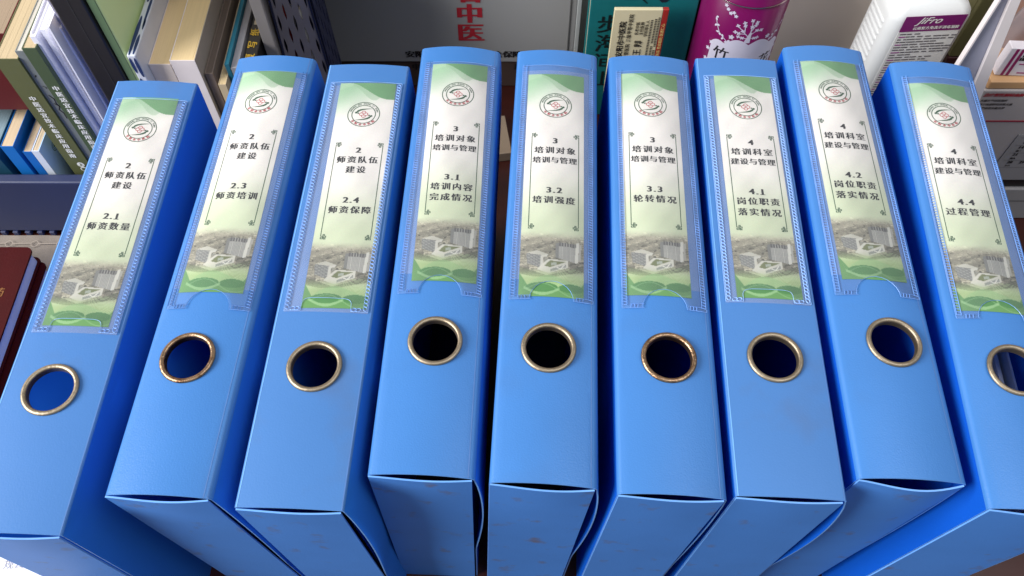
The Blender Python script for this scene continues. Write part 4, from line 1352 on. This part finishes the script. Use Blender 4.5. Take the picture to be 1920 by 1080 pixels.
# ------------------------------------------------------------------ left desk things
t = thing('newspaper', 'greyish sheet of printed cloth lying under the red notebooks', 'cloth', (-0.46, 0.40, 0.0006))
def cl(u, v):
    return (-0.12 + 0.22 * u, -0.075 + 0.12 * v, 0.0012 + 0.0006 * math.sin(9 * u + 5 * v) + 0.0005 * math.sin(23 * u))
o = obj('sheet', grid_mesh('sheet', cl, 30, 16), t, mats=mat('grey_fabric', (132, 122, 112), 0.8, var=0.14, vscale=60, bump=0.3, bscale=700), smooth=True)
thick(o, 0.0006)
b = MB()
for k in range(7):
    x_ = -0.06 + k * 0.024
    b.ring(x_, 0.034, 0.0030, 0.0036, 18)
    b.line([(x_ + 0.004, 0.034), (x_ + 0.020, 0.0345)], 0.0008)
obj('woven_pattern', b.mesh('woven_pattern'), t, loc=(0, 0, 0.0031), mats=mat('pale_thread', (160, 148, 136), 0.8))
def notebook(label, x0, x1, y0, y1, z0, z1, gold):
    t = thing('notebook', label, 'notebook', ((x0 + x1) / 2, y0, z0), (0, 0, 0), 'dark red notebooks on the desk')
    hw, D, Hh = (x1 - x0) / 2, y1 - y0, z1 - z0
    def slab(zz0, zz1, r=0.006, ins=0.0):
        b = MB()
        P = []
        for cx, cy, a0 in ((hw - r - ins, D - r - ins, 0), (-hw + r + ins, D - r - ins, 90), (-hw + r + ins, r + ins, 180), (hw - r - ins, r + ins, 270)):
            for k in range(7):
                a = R(a0 + 15 * k)
                P.append((cx + r * math.cos(a), cy + r * math.sin(a)))
        n = len(P)
        b.poly([(p[0], p[1], zz1) for p in P])
        b.poly([(p[0], p[1], zz0) for p in P[::-1]])
        for k in range(n):
            j = (k + 1) % n
            b.poly([(P[k][0], P[k][1], zz0), (P[j][0], P[j][1], zz0), (P[j][0], P[j][1], zz1), (P[k][0], P[k][1], zz1)])
        return b.mesh('slab')
    M_RED = mat('dark_red_leatherette', (60, 8, 11), 0.6, spec=0.12, var=0.08, vscale=50, bump=0.2, bscale=600)
    obj('lower_cover', slab(0, 0.0016), t, mats=M_RED)
    obj('page_block', slab(0.0017, Hh - 0.0019, 0.004, 0.0025), t, mats=mat('notebook_pages', (216, 216, 222), 0.7))
    obj('upper_cover', slab(Hh - 0.0018, Hh), t, mats=M_RED)
    if gold:
        b = MB()
        for s__, x_, y_, sz in (('学药', hw - 0.020, D - 0.047, 0.0095), ('继药', hw - 0.023, D - 0.062, 0.0070), ('总益', hw - 0.024, D - 0.072, 0.0070)):
            me = glyphs(s__, sz, 0.0002)
            b.addmesh(me, lambda co: (x_ + co.x, y_ + co.y, Hh + 0.0003 + co.z))
        obj('gold_lettering', b.mesh('gold_lettering'), t, mats=mat('gold_foil', (128, 84, 44), 0.4, metal=0.3))
notebook('dark red notebook with gold lettering lying uppermost at the left edge', -0.54, -0.4210, 0.232, 0.404, 0.0255, 0.0430, True)
notebook('dark red notebook lying underneath the gold-lettered one', -0.53, -0.4160, 0.225, 0.400, 0.0040, 0.0250, False)
t = thing('printed_sheet', 'white printed sheet on the desk below the 2.1 box, bottom left corner', 'paper', (-0.40, 0.08, 0.0006), (0, 0, R(3)))
o = obj('sheet', MB().box(-0.10, 0.075, -0.08, 0.10, 0.0, 0.0004).mesh('sheet'), t, mats=mat('white_paper2', (226, 228, 240), 0.6))
me = glyphs('规公分', 0.0078, 0.0)
obj('lettering', me.copy(), t, loc=(0.029, 0.061, 0.0006), mats=mat('pale_grey_ink', (140, 140, 150), 0.5))
